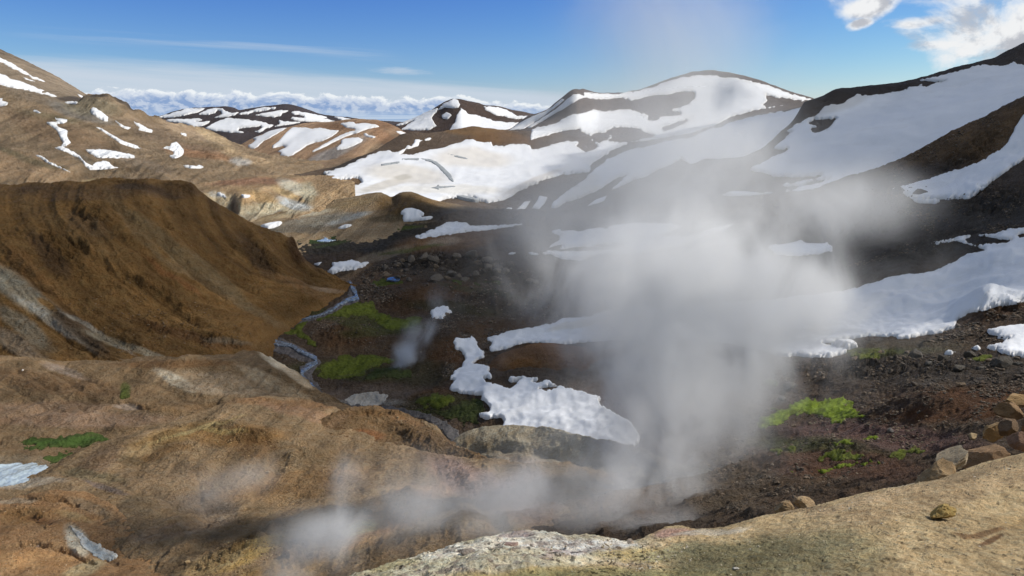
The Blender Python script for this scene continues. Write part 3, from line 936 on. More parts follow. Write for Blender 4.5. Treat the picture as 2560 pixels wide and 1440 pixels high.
# valley floor and the slopes at the right
S_val = sheet('valley_floor', [
    [(560, 1600, 22), (1500, 1600, 18), (2100, 1500, 14), (2760, 1400, 12)],
    [(560, 1400, 60), (1000, 1380, 50), (1150, 1300, 50), (1400, 1290, 40), (1700, 1290, 33), (2000, 1290, 26), (2300, 1250, 23), (2560, 1210, 20), (2760, 1180, 19)],
    [(560, 1180, 90), (1000, 1110, 95), (1150, 1110, 92), (1400, 1120, 75), (1700, 1130, 58), (2000, 1120, 47), (2300, 1100, 39), (2560, 1060, 34), (2760, 1030, 32)],
    [(560, 1020, 118), (760, 1010, 122), (860, 1000, 124), (1000, 985, 122), (1200, 980, 112), (1400, 990, 100), (1700, 990, 85), (1900, 990, 70), (2100, 990, 60), (2300, 985, 52), (2560, 970, 46), (2760, 960, 44)],
    [(560, 930, 140), (760, 900, 150), (950, 895, 147), (1150, 890, 140), (1400, 880, 130), (1700, 880, 115), (1900, 880, 97), (2100, 875, 84), (2300, 875, 74), (2560, 850, 68), (2760, 830, 66)],
    [(560, 860, 158), (700, 830, 170), (850, 790, 182), (1000, 800, 174), (1200, 800, 166), (1400, 790, 160), (1700, 780, 150), (1900, 780, 132), (2100, 770, 112), (2300, 770, 98), (2560, 700, 94), (2760, 670, 92)],
    [(560, 800, 185), (700, 760, 200), (870, 712, 215), (1000, 716, 207), (1100, 725, 201), (1300, 720, 200), (1500, 720, 190), (1700, 700, 180), (1900, 690, 160), (2100, 690, 138), (2300, 680, 122), (2560, 590, 122), (2760, 550, 120)],
    [(560, 740, 210), (700, 690, 235), (760, 670, 245), (900, 668, 240), (1000, 650, 243), (1100, 640, 245), (1300, 640, 243), (1500, 640, 230), (1700, 620, 220), (1900, 610, 200), (2100, 600, 180), (2300, 570, 166), (2560, 500, 160), (2760, 460, 158)],
    [(560, 660, 265), (700, 630, 275), (900, 612, 285), (1100, 596, 292), (1230, 588, 298), (1400, 580, 300), (1700, 560, 290), (1900, 540, 270), (2100, 520, 240), (2300, 480, 228), (2560, 400, 225), (2760, 350, 225)],
    [(560, 592, 325), (640, 584, 325), (706, 578, 325), (772, 586, 322), (820, 580, 325), (877, 566, 328), (940, 560, 330), (1009, 557, 330), (1050, 551, 332), (1088, 544, 335), (1120, 534, 338), (1150, 529, 340), (1190, 525, 343), (1230, 524, 345), (1400, 526, 350), (1500, 522, 350), (1600, 512, 350), (1700, 503, 340), (1800, 496, 330), (1900, 489, 318), (1985, 481, 310), (2019, 476, 308), (2070, 460, 308), (2120, 446, 308), (2180, 426, 308),
     (2251, 399, 308), (2321, 362, 308), (2372, 332, 308), (2439, 302, 308), (2506, 268, 308), (2560, 241, 308), (2640, 205, 308), (2760, 160, 308)],
], M_valley, (0.085, 0.060, 0.040), hf=0.9,
    bumps=[(870, 850, 90, 30, 0, 3.0), (1060, 745, 120, 26, 8, 3.0), (1250, 765, 150, 24, 0, 3.0), (1100, 870, 90, 40, 10, 2.5), (1330, 700, 110, 26, 0, 2.0), (1000, 620, 120, 14, 10, 2.5), (940, 1000, 110, 18, 0, -1.0), (1110, 1020, 70, 26, 0, 1.5), (2450, 780, 110, 30, 12, 2.5), (2300, 1040, 160, 30, 5, 1.2), (2100, 1150, 120, 20, 0, 0.8), (1950, 1200, 100, 20, 0, 0.7)],
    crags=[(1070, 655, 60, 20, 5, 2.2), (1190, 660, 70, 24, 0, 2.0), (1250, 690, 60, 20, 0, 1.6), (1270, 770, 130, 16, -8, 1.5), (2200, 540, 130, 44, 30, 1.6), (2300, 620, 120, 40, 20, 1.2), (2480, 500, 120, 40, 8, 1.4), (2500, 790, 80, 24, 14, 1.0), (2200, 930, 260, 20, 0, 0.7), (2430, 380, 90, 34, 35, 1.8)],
    disp=[(30, 1.4, 'f'), (9, 0.7, 'r'), (2.5, 0.28, 'r'), (0.9, 0.12, 'r')], seed=22, spacing=2.3, warp=18,
    blobs=[  # upper right brown ridge, rubble
        (2420, 360, 260, 60, 24, (0.14, 0.088, 0.045), 0.9), (2200, 480, 260, 40, 15, (0.075, 0.062, 0.052), 0.9), (2560, 440, 110, 50, 30, (0.085, 0.065, 0.05), 0.8),
        (2250, 600, 330, 90, 10, (0.060, 0.052, 0.046), 0.95), (2540, 520, 160, 50, 10, (0.062, 0.055, 0.048), 0.9), (1700, 640, 300, 90, 5, (0.055, 0.048, 0.042), 0.9),
        (1500, 600, 200, 60, 5, (0.06, 0.052, 0.045), 0.9),
        # dark green flat
        (900, 600, 260, 40, 5, (0.042, 0.037, 0.030), 0.95), (760, 592, 90, 10, 0, (0.05, 0.085, 0.02), 0.8), (960, 574, 90, 7, 8, (0.09, 0.12, 0.018), 0.7), (840, 606, 60, 5, 4, (0.06, 0.085, 0.02), 0.6),
        (1130, 600, 140, 26, 6, (0.17, 0.095, 0.042), 0.85), (1110, 602, 50, 13, 8, (0.26, 0.20, 0.14), 0.8), (950, 640, 90, 12, 18, (0.24, 0.19, 0.13), 0.75), (880, 690, 60, 10, 30, (0.22, 0.15, 0.09), 0.7),
        (820, 640, 90, 12, 0, (0.08, 0.055, 0.035), 0.8), (1030, 622, 90, 5, 8, (0.08, 0.10, 0.02), 0.6),
        # rubble field
        (1130, 670, 190, 36, 0, (0.085, 0.070, 0.055), 0.9), (970, 700, 80, 26, 0, (0.11, 0.072, 0.045), 0.9), (1300, 720, 140, 40, -10, (0.075, 0.060, 0.045), 0.8),
        (1080, 745, 130, 34, 8, (0.115, 0.065, 0.032), 0.9), (1250, 770, 180, 30, 0, (0.085, 0.062, 0.042), 0.9), (1300, 830, 160, 40, 0, (0.10, 0.058, 0.028), 0.9),
        (860, 850, 80, 40, 0, (0.12, 0.068, 0.034), 0.9), (930, 880, 120, 22, 0, (0.13, 0.09, 0.055), 0.7), (1060, 880, 120, 50, 0, (0.095, 0.060, 0.034), 0.8),
        (1140, 900, 60, 60, 0, (0.12, 0.06, 0.025), 0.8), (940, 985, 130, 26, 0, (0.17, 0.13, 0.10), 0.85), (930, 1002, 90, 9, 0, (0.34, 0.32, 0.28), 0.75), (1080, 990, 70, 20, 10, (0.18, 0.095, 0.045), 0.7),
        (880, 800, 150, 18, -8, (0.075, 0.078, 0.022), 0.75), (960, 820, 120, 16, 6, (0.07, 0.072, 0.022), 0.75), (880, 925, 150, 24, -4, (0.07, 0.072, 0.024), 0.75), (1060, 930, 90, 34, 0, (0.055, 0.05, 0.024), 0.7), (1100, 1010, 100, 30, 0, (0.05, 0.052, 0.02), 0.75), (1130, 770, 120, 14, -6, (0.065, 0.06, 0.025), 0.6), (1200, 730, 130, 8, -10, (0.06, 0.06, 0.025), 0.6), (2050, 1110, 200, 30, -4, (0.07, 0.07, 0.03), 0.6), (2250, 880, 120, 12, 0, (0.07, 0.075, 0.025), 0.7),
        # near right slope
        (2400, 800, 220, 40, 8, (0.085, 0.060, 0.042), 0.85), (2350, 930, 280, 50, 2, (0.075, 0.062, 0.050), 0.9), (2250, 870, 180, 24, 0, (0.10, 0.085, 0.055), 0.6), (2180, 880, 90, 9, 0, (0.10, 0.12, 0.02), 0.7), (2480, 770, 130, 26, 14, (0.115, 0.065, 0.035), 0.8),
        (2400, 1010, 240, 44, 4, (0.125, 0.060, 0.028), 0.85), (2150, 1000, 200, 40, 0, (0.085, 0.062, 0.045), 0.8), (2200, 1090, 260, 34, -4, (0.14, 0.085, 0.075), 0.85),
        (2080, 1160, 240, 40, -4, (0.115, 0.062, 0.040), 0.85), (2050, 1230, 300, 40, -4, (0.095, 0.065, 0.042), 0.85), (1750, 1200, 200, 90, 0, (0.13, 0.10, 0.07), 0.8), (2030, 1110, 140, 20, 0, (0.075, 0.085, 0.03), 0.6),
        (1600, 1000, 260, 60, 0, (0.13, 0.07, 0.03), 0.85), (1450, 1230, 260, 80, 0, (0.22, 0.15, 0.10), 0.8)])

# brown mound below the long snow tongue
S_mound = sheet('mound', [
    [(1130, 1080, 112), (1400, 1060, 105), (1880, 1080, 88)],
    [(1130, 1010, 114), (1200, 965, 117), (1290, 948, 118), (1400, 968, 111), (1600, 1000, 98), (1880, 1020, 88)],
    [(1130, 1005, 120), (1180, 945, 123), (1230, 915, 124), (1290, 895, 122), (1350, 890, 122), (1430, 900, 118), (1560, 925, 110), (1700, 940, 104), (1880, 1010, 98)],
    [(1130, 1005, 124), (1180, 940, 128), (1230, 898, 131), (1290, 870, 133), (1350, 860, 133), (1400, 862, 132), (1460, 868, 128), (1560, 880, 122), (1700, 905, 114), (1880, 1005, 104)],
], M_valley, (0.155, 0.078, 0.030), disp=[(16, 0.9, 'f'), (5, 0.3, 'r')], rill=(9, 0.5, 0.8), seed=23,
    blobs=[(1300, 900, 60, 30, 20, (0.16, 0.085, 0.035), 0.7), (1250, 960, 90, 26, 20, (0.17, 0.09, 0.045), 0.7), (1500, 930, 120, 40, 0, (0.11, 0.055, 0.025), 0.7)])

# brown hill, left
S_brown = sheet('brown_hill', [
    [(-110, 1010, 108), (300, 1000, 112), (600, 990, 128), (800, 905, 172), (960, 800, 205)],
    [(-110, 890, 126), (200, 895, 130), (400, 892, 134), (500, 885, 138), (580, 874, 143), (620, 860, 148), (648, 836, 158), (700, 807, 171), (780, 775, 186), (830, 752, 196), (860, 733, 205), (876, 722, 211), (960, 765, 212)],
    [(-110, 760, 142), (100, 770, 144), (300, 790, 148), (450, 800, 152), (560, 790, 158), (640, 770, 168), (740, 745, 184), (830, 728, 198), (870, 719, 211), (960, 762, 214)],
    [(-110, 620, 160), (60, 620, 160), (200, 640, 161), (330, 660, 163), (450, 680, 168), (600, 690, 178), (700, 685, 188), (780, 700, 200), (850, 711, 210), (900, 732, 214), (960, 760, 216)],
    [(-110, 500, 182), (60, 505, 184), (200, 500, 186), (330, 510, 188), (450, 530, 192), (560, 570, 198), (680, 610, 204), (720, 640, 206), (780, 680, 208), (850, 706, 212), (900, 730, 216), (960, 758, 218)],
    [(-110, 463, 205), (0, 460, 206), (114, 458, 207), (168, 453, 208), (200, 456, 208), (262, 452, 210), (310, 456, 211), (370, 457, 212), (430, 461, 213), (464, 465, 214), (478, 469, 214), (488, 477, 214), (500, 486, 214), (538, 511, 215), (581, 534, 216), (612, 550, 216), (672, 573, 217), (706, 585, 217), (722, 592, 216), (736, 600, 216), (744, 620, 215), (756, 640, 215), (773, 655, 215), (806, 675, 215), (840, 694, 215), (866, 711, 216), (900, 730, 217), (960, 758, 219)],
], M_brown, (0.20, 0.113, 0.040), hf=0.7,
    crags=[(235, 555, 60, 26, -30, 1.9), (160, 630, 60, 34, -45, 2.0), (660, 640, 60, 20, -50, 1.6), (745, 618, 16, 40, 20, 1.6), (330, 472, 60, 8, -10, 0.9), (440, 468, 40, 6, -8, 0.7), (480, 484, 16, 12, -45, 0.9), (215, 625, 24, 8, -30, 2.0), (390, 740, 60, 9, -35, 1.3), (440, 760, 50, 8, -30, 1.3), (470, 850, 120, 16, -14, 0.9), (560, 870, 70, 10, -8, 0.9)],
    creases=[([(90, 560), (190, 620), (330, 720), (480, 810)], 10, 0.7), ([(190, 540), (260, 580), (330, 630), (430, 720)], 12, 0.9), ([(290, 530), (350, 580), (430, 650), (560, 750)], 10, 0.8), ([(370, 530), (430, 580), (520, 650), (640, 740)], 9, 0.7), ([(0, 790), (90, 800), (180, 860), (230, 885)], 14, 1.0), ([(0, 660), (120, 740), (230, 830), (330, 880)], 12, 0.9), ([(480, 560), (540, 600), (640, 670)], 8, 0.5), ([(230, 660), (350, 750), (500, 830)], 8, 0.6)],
    disp=[(34, 1.6, 'f'), (11, 0.6, 'r'), (4, 0.5, 'r'), (1.3, 0.2, 'r')], rill=(11, 1.5, 8.5), seed=24, spacing=2.1, warp=22,
    blobs=[(250, 480, 300, 20, 0, (0.13, 0.080, 0.040), 0.7), (150, 560, 170, 26, -30, (0.21, 0.125, 0.05), 0.7), (90, 690, 130, 30, -45, (0.22, 0.12, 0.045), 0.8),
           (60, 730, 110, 34, -38, (0.30, 0.27, 0.20), 0.85), (130, 800, 130, 14, -36, (0.36, 0.33, 0.27), 0.8), (60, 820, 90, 24, -36, (0.26, 0.225, 0.16), 0.8), (200, 825, 90, 26, -38, (0.12, 0.085, 0.055), 0.85),
           (240, 830, 110, 6, -32, (0.46, 0.42, 0.34), 0.8), (330, 870, 140, 10, -18, (0.31, 0.27, 0.19), 0.8), (120, 758, 26, 10, -40, (0.34, 0.18, 0.05), 0.8), (40, 860, 90, 20, -26, (0.27, 0.22, 0.16), 0.7),
           (330, 560, 120, 16, -48, (0.20, 0.135, 0.065), 0.6), (480, 650, 200, 22, -38, (0.20, 0.15, 0.08), 0.6), (430, 690, 90, 9, -35, (0.26, 0.12, 0.045), 0.7),
           (560, 730, 200, 14, -30, (0.21, 0.15, 0.08), 0.6), (760, 720, 90, 14, -20, (0.24, 0.14, 0.065), 0.6), (820, 722, 40, 6, -12, (0.36, 0.26, 0.17), 0.7),
           (640, 640, 70, 22, -50, (0.10, 0.06, 0.03), 0.8), (745, 625, 22, 40, 20, (0.11, 0.062, 0.03), 0.9), (215, 555, 60, 26, -30, (0.145, 0.09, 0.045), 0.7), (130, 640, 80, 22, -46, (0.12, 0.07, 0.035), 0.7),
           (330, 470, 60, 9, -10, (0.08, 0.055, 0.035), 0.8), (480, 840, 150, 14, -14, (0.155, 0.08, 0.035), 0.7), (560, 850, 60, 8, -10, (0.24, 0.20, 0.14), 0.6), (400, 480, 60, 8, -12, (0.10, 0.062, 0.035), 0.7)])

# tan ridge at the foot of the brown hill
S_tan = sheet('tan_ridge', [
    [(-110, 1230, 74), (300, 1200, 78), (700, 1120, 88), (900, 1080, 96)],
    [(-110, 1110, 90), (100, 1100, 93), (300, 1078, 96), (450, 1062, 99), (560, 1042, 103), (650, 1014, 108), (720, 1010, 112), (770, 1006, 116), (900, 1060, 104)],
    [(-110, 1020, 102), (100, 1020, 103), (250, 1020, 104), (330, 1000, 107), (450, 985, 111), (600, 985, 114), (700, 985, 117), (770, 985, 119), (900, 1045, 110)],
    [(-110, 905, 117), (60, 905, 118), (180, 925, 118), (300, 925, 119), (420, 925, 121), (560, 925, 124), (660, 930, 125), (720, 950, 123), (775, 972, 121), (900, 1040, 112)],
    [(-110, 888, 124), (0, 893, 125), (130, 903, 125), (200, 906, 126), (267, 905, 127), (320, 900, 128), (375, 897, 129), (440, 896, 130), (500, 895, 131), (583, 891, 133), (610, 881, 135), (632, 880, 136), (660, 893, 134), (708, 917, 131), (750, 940, 128), (775, 958, 126), (783, 975, 124), (800, 1000, 120), (900, 1040, 114)],
], M_near, (0.20, 0.138, 0.077), hf=0.6,
    bumps=[(690, 950, 90, 20, -20, 1.2), (480, 925, 150, 14, 0, 1.5), (420, 1040, 90, 14, 0, 1.2), (300, 1075, 90, 10, 0, 0.8)],
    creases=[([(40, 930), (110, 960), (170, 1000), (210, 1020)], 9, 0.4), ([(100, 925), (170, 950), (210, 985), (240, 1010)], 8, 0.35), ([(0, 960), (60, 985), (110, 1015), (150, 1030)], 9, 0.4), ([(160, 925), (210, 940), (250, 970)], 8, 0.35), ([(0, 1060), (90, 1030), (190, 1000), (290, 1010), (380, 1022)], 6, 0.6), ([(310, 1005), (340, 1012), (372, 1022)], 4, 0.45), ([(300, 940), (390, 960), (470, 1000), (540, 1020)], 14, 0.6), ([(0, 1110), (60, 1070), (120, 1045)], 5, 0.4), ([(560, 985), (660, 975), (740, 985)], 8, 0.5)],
    disp=[(18, 0.9, 'f'), (6, 0.5, 'r'), (2, 0.18, 'r'), (0.7, 0.07, 'r')], rill=(9, 0.8, -1.2), seed=25, spacing=2.2,
    blobs=[(690, 905, 56, 16, -32, (0.60, 0.52, 0.38), 0.9), (560, 960, 180, 24, -6, (0.30, 0.23, 0.15), 0.8), (440, 950, 60, 14, -25, (0.42, 0.37, 0.28), 0.75), (520, 975, 60, 12, -10, (0.36, 0.28, 0.19), 0.7),
           (440, 912, 150, 10, 0, (0.18, 0.10, 0.045), 0.7), (150, 960, 200, 26, -8, (0.17, 0.105, 0.055), 0.7), (160, 928, 60, 10, -20, (0.33, 0.28, 0.24), 0.5), (120, 1020, 180, 18, 0, (0.25, 0.17, 0.11), 0.8),
           (200, 1050, 240, 20, 0, (0.27, 0.185, 0.125), 0.8), (680, 960, 100, 16, -25, (0.40, 0.31, 0.2), 0.8), (740, 945, 50, 10, -35, (0.50, 0.40, 0.27), 0.8), (440, 1020, 160, 12, 0, (0.22, 0.14, 0.07), 0.7),
           (320, 1020, 40, 7, -10, (0.34, 0.28, 0.23), 0.6), (20, 1160, 120, 24, 0, (0.30, 0.24, 0.16), 0.7), (480, 1045, 40, 6, 10, (0.5, 0.46, 0.38), 0.7), (310, 975, 14, 20, 0, (0.09, 0.11, 0.03), 0.8)])

# large near hill and hollow
S_near = sheet('near_hill', [
    [(-110, 1800, 18), (700, 1800, 18), (1700, 1775, 14)],
    [(-110, 1470, 46), (200, 1430, 47), (350, 1440, 41), (450, 1450, 37), (600, 1440, 37), (800, 1410, 38), (900, 1400, 37), (1200, 1400, 31), (1700, 1475, 24)],
    [(-110, 1380, 54), (200, 1340, 54), (320, 1350, 50), (400, 1380, 46), (470, 1375, 45), (600, 1340, 48), (700, 1330, 49), (850, 1300, 49), (1000, 1300, 46), (1200, 1310, 39), (1700, 1395, 29)],
    [(-110, 1300, 63), (150, 1262, 63), (300, 1264, 61), (420, 1275, 59), (480, 1295, 57), (550, 1318, 54), (620, 1288, 57), (700, 1270, 59), (850, 1245, 61), (1000, 1235, 59), (1200, 1240, 53), (1400, 1240, 45), (1700, 1335, 34)],
    [(-110, 1262, 68), (60, 1225, 70), (150, 1200, 73), (250, 1185, 74), (350, 1180, 74), (450, 1180, 73), (600, 1180, 72), (700, 1180, 72), (850, 1175, 73), (1000, 1175, 70), (1150, 1185, 64), (1400, 1190, 54), (1700, 1295, 40)],
    [(-110, 1250, 74), (60, 1204, 77), (142, 1166, 80), (200, 1140, 82), (300, 1115, 83), (400, 1095, 85), (500, 1085, 86), (600, 1078, 86), (660, 1090, 84), (750, 1100, 83), (850, 1120, 82), (1000, 1140, 78), (1150, 1160, 70), (1400, 1170, 60), (1700, 1265, 46)],
    [(-110, 1240, 76), (60, 1198, 79), (142, 1162, 82), (170, 1145, 83), (200, 1131, 84), (250, 1111, 87), (300, 1099, 89), (375, 1077, 92), (458, 1052, 96), (500, 1036, 98), (542, 1020, 100), (575, 1008, 102), (604, 1001, 103), (640, 995, 104), (675, 992, 105), (715, 993, 105), (750, 997, 105), (812, 1012, 103), (858, 1031, 100), (900, 1060, 96), (960, 1100, 90), (1060, 1130, 84), (1200, 1155, 74), (1400, 1165, 64), (1700, 1260, 50)],
], M_near, (0.245, 0.172, 0.096), hf=0.6,
    bumps=[(640, 1105, 60, 26, 0, 1.2), (420, 1110, 60, 18, 10, 1.0), (570, 1080, 60, 14, 0, 0.8), (540, 1285, 70, 34, 0, -0.5), (900, 1330, 60, 34, 0, 0.7), (1010, 1270, 60, 40, 30, 0.5), (700, 1360, 120, 26, 18, 0.6), (480, 1180, 60, 30, 0, 0.6), (780, 1150, 120, 14, 0, 0.8)],
    crags=[(640, 1110, 70, 16, -5, 0.4), (560, 1085, 60, 10, 0, 0.35), (620, 1370, 110, 18, 20, 0.5), (900, 1310, 40, 18, 0, 0.5), (520, 1420, 60, 12, 10, 0.5), (1000, 1290, 60, 34, 30, 0.5), (740, 1400, 60, 30, 0, 0.5)],
    creases=[([(150, 1185), (230, 1196), (292, 1215), (330, 1244), (417, 1261), (480, 1290), (550, 1319)], 8, 0.25), ([(900, 1238), (846, 1246), (740, 1256), (625, 1281), (585, 1300), (550, 1319), (490, 1345), (430, 1375), (392, 1412), (380, 1440)], 7, 0.25), ([(240, 1350), (300, 1362), (360, 1357), (440, 1340), (520, 1325)], 6, 0.35), ([(500, 1170), (497, 1210), (505, 1260), (520, 1290)], 9, 0.12), ([(390, 1120), (370, 1160), (345, 1200)], 12, 0.15), ([(660, 1100), (700, 1150), (690, 1190), (640, 1230)], 20, 0.3), ([(1100, 1180), (1180, 1260), (1240, 1330)], 24, 0.5)],
    disp=[(13, 0.8, 'f'), (5, 0.45, 'r'), (1.6, 0.16, 'r'), (0.5, 0.06, 'r')], rill=(8, 0.5, 1.0), seed=26, spacing=2.3, warp=24,
    blobs=[(700, 1010, 160, 14, -2, (0.24, 0.135, 0.065), 0.7), (770, 1035, 120, 14, -10, (0.32, 0.20, 0.12), 0.7), (430, 1085, 130, 20, 12, (0.30, 0.19, 0.075), 0.8), (600, 1090, 120, 26, 0, (0.25, 0.14, 0.05), 0.8),
           (350, 1115, 60, 16, 15, (0.38, 0.27, 0.14), 0.7), (250, 1150, 70, 30, 30, (0.21, 0.14, 0.085), 0.7), (560, 1075, 60, 7, -8, (0.43, 0.32, 0.13), 0.7), (480, 1075, 130, 5, 14, (0.40, 0.32, 0.15), 0.7),
           (400, 1130, 90, 12, 10, (0.23, 0.13, 0.05), 0.6), (330, 1145, 30, 12, 0, (0.12, 0.09, 0.05), 0.6), (640, 1120, 60, 22, 0, (0.20, 0.115, 0.05), 0.7),
           (400, 1200, 150, 40, 0, (0.24, 0.17, 0.10), 0.7), (500, 1250, 120, 26, 0, (0.22, 0.17, 0.12), 0.7), (540, 1280, 60, 34, 0, (0.19, 0.155, 0.12), 0.6), (750, 1210, 200, 34, 10, (0.27, 0.165, 0.075), 0.7),
           (330, 1270, 60, 26, 0, (0.17, 0.13, 0.08), 0.6), (430, 1330, 130, 22, 10, (0.28, 0.20, 0.13), 0.7), (700, 1330, 160, 20, 18, (0.22, 0.14, 0.06), 0.7), (620, 1380, 130, 22, 20, (0.42, 0.29, 0.10), 0.75),
           (540, 1400, 90, 20, 20, (0.36, 0.26, 0.13), 0.7), (700, 1420, 130, 20, 10, (0.28, 0.18, 0.07), 0.7), (950, 1300, 120, 40, 40, (0.45, 0.27, 0.12), 0.7), (1050, 1260, 130, 30, 30, (0.38, 0.22, 0.12), 0.7), (900, 1320, 50, 16, 10, (0.60, 0.50, 0.24), 0.85),
           (1200, 1220, 160, 50, -30, (0.26, 0.17, 0.15), 0.7), (1330, 1240, 90, 60, -30, (0.22, 0.17, 0.17), 0.6), (230, 1185, 90, 14, -8, (0.20, 0.16, 0.09), 0.8), (260, 1215, 60, 8, -20, (0.16, 0.13, 0.12), 0.7),
           (60, 1210, 100, 12, 8, (0.36, 0.31, 0.24), 0.8)])

# brown dome
S_dome = sheet('dome', [
    [(700, 1220, 74), (1000, 1220, 70), (1320, 1260, 56)],
    [(700, 1150, 82), (800, 1148, 82), (900, 1152, 81), (1000, 1155, 80), (1150, 1165, 74), (1320, 1220, 62)],
    [(700, 1130, 86), (790, 1100, 87), (860, 1085, 88), (950, 1080, 89), (1040, 1090, 86), (1120, 1115, 81), (1200, 1145, 74), (1320, 1215, 64)],
    [(700, 1128, 88), (740, 1106, 89), (771, 1080, 90), (790, 1063, 91), (812, 1050, 92), (854, 1034, 94), (885, 1026, 95), (917, 1022, 96), (945, 1022, 96), (975, 1028, 95), (1006, 1036, 94), (1040, 1047, 93), (1068, 1057, 91), (1090, 1066, 89), (1100, 1078, 88), (1112, 1093, 86), (1130, 1107, 84), (1147, 1118, 82), (1193, 1136, 78), (1250, 1168, 71), (1320, 1210, 66)],
], M_near, (0.19, 0.122, 0.062), hf=0.9,
    crags=[(980, 1135, 120, 14, 0, 0.8), (830, 1110, 60, 14, 0, 0.7), (1060, 1110, 60, 20, -30, 0.9), (940, 1040, 60, 8, 0, 0.5)],
    disp=[(8, 0.6, 'f'), (3, 0.35, 'r'), (1.2, 0.15, 'r'), (0.5, 0.06, 'r')], seed=27, spacing=2.1,
    blobs=[(900, 1090, 60, 16, 0, (0.25, 0.11, 0.045), 0.8), (980, 1130, 100, 14, 0, (0.20, 0.165, 0.11), 0.7), (840, 1050, 50, 10, 25, (0.28, 0.18, 0.1), 0.7), (930, 1035, 80, 8, 0, (0.20, 0.115, 0.05), 0.7),
           (1080, 1068, 30, 7, -35, (0.36, 0.27, 0.16), 0.8), (800, 1110, 60, 16, 0, (0.18, 0.115, 0.06), 0.7), (1010, 1050, 50, 8, -15, (0.27, 0.16, 0.08), 0.7)])

# beige dome in front of the wide snowfield
S_beige = sheet('beige_dome', [
    [(1080, 1320, 52), (1400, 1330, 38), (1860, 1330, 29)],
    [(1080, 1230, 64), (1200, 1235, 60), (1300, 1240, 54), (1500, 1250, 44), (1700, 1260, 36), (1860, 1260, 33)],
    [(1080, 1170, 76), (1150, 1145, 77), (1220, 1120, 76), (1300, 1115, 73), (1380, 1125, 68), (1450, 1140, 62), (1560, 1165, 53), (1700, 1200, 43), (1860, 1230, 36)],
    [(1080, 1165, 80), (1120, 1125, 82), (1139, 1099, 84), (1150, 1089, 84), (1163, 1082, 84), (1185, 1075, 84), (1214, 1069, 83), (1245, 1067, 82), (1277, 1066, 80), (1339, 1065, 77), (1370, 1070, 74), (1402, 1077, 71), (1443, 1089, 67), (1506, 1103, 61), (1568, 1117, 56), (1700, 1160, 47), (1860, 1200, 39)],
], M_near, (0.40, 0.345, 0.245), hf=0.4,
    creases=[([(1150, 1125), (1230, 1120), (1330, 1130), (1450, 1160)], 10, 0.5), ([(1190, 1140), (1260, 1170), (1320, 1210)], 14, 0.4)],
    disp=[(8, 0.4, 'f'), (3, 0.2, 'r'), (1.0, 0.08, 'r')], rill=(7, 0.4, 0.6), seed=28, spacing=2.3,
    blobs=[(1200, 1115, 60, 14, -10, (0.38, 0.30, 0.18), 0.7), (1300, 1140, 120, 14, -10, (0.25, 0.21, 0.15), 0.7), (1260, 1190, 70, 18, -40, (0.22, 0.18, 0.14), 0.4), (1400, 1200, 160, 30, -20, (0.30, 0.22, 0.17), 0.7), (1160, 1100, 24, 12, 30, (0.30, 0.22, 0.12), 0.7)])

# orange hill, lower left corner
S_orange = sheet('orange_hill', [
    [(-110, 1560, 30), (200, 1500, 34), (430, 1500, 34)],
    [(-110, 1455, 39), (100, 1440, 41), (200, 1420, 43), (300, 1405, 44), (430, 1420, 42)],
    [(-110, 1350, 49), (60, 1345, 50), (150, 1340, 50), (230, 1355, 49), (300, 1375, 47), (430, 1415, 43)],
    [(-110, 1290, 58), (60, 1275, 58), (160, 1268, 58), (250, 1295, 55), (320, 1340, 50), (370, 1380, 46), (430, 1412, 44)],
    [(-110, 1264, 62), (0, 1257, 62), (40, 1244, 62), (83, 1233, 62), (130, 1228, 62), (187, 1228, 62), (230, 1236, 61), (271, 1252, 59), (300, 1275, 57), (325, 1305, 54), (350, 1345, 51), (375, 1378, 47), (430, 1412, 44)],
], M_near, (0.34, 0.205, 0.10), hf=0.8,
    crags=[(110, 1305, 30, 10, -10, 0.6), (60, 1290, 60, 14, 0, 0.4)],
    creases=[([(165, 1310), (200, 1345), (235, 1385), (290, 1420)], 14, 0.3), ([(0, 1375), (90, 1370), (160, 1385), (240, 1425)], 5, 0.4), ([(60, 1250), (130, 1250), (190, 1262)], 5, 0.3)],
    disp=[(9, 0.5, 'f'), (3, 0.3, 'r'), (1.0, 0.1, 'r'), (0.35, 0.04, 'r')], rill=(6, 0.35, 0.7), seed=29, spacing=2.3,
    blobs=[(190, 1350, 26, 46, 35, (0.62, 0.58, 0.46), 0.8), (60, 1290, 90, 22, 8, (0.32, 0.19, 0.08), 0.7), (230, 1265, 60, 14, -15, (0.28, 0.21, 0.13), 0.7), (110, 1300, 40, 8, -10, (0.15, 0.08, 0.04), 0.7),
           (60, 1400, 130, 24, 0, (0.46, 0.27, 0.12), 0.7), (210, 1425, 60, 20, 20, (0.55, 0.46, 0.27), 0.7), (30, 1255, 70, 8, 8, (0.34, 0.28, 0.2), 0.7), (290, 1310, 40, 20, -40, (0.27, 0.19, 0.11), 0.6),
           (190, 1290, 50, 10, -15, (0.40, 0.29, 0.14), 0.6)])

# foreground rim where the photographer stands
def fore_sculpt(V, px, py):
    X, Y, Z = V[..., 0], V[..., 1], V[..., 2]
    crust = np.clip((1650 - px) / 250, 0, 1) * np.clip((1440 - py) / 30 + 1, 0, 1)
    V[..., 2] += 0.05 * crust * fbm(X / 0.3, Y / 0.3, Z / 0.3, 6, 71, gain=0.7)
    V[..., 2] += 0.024 * fbm(X / 0.11, Y / 0.14, Z / 0.11, 4, 72, gain=0.75)
    V[..., 2] += 0.016 * fbm(X / 0.06, Y / 0.10, Z / 0.06, 3, 73, gain=0.75)
    V[..., 2] += 0.05 * crust * np.maximum(0, fbm(X / 0.7, Y / 0.7, Z * 0, 3, 75, ridged=True) - 0.2)


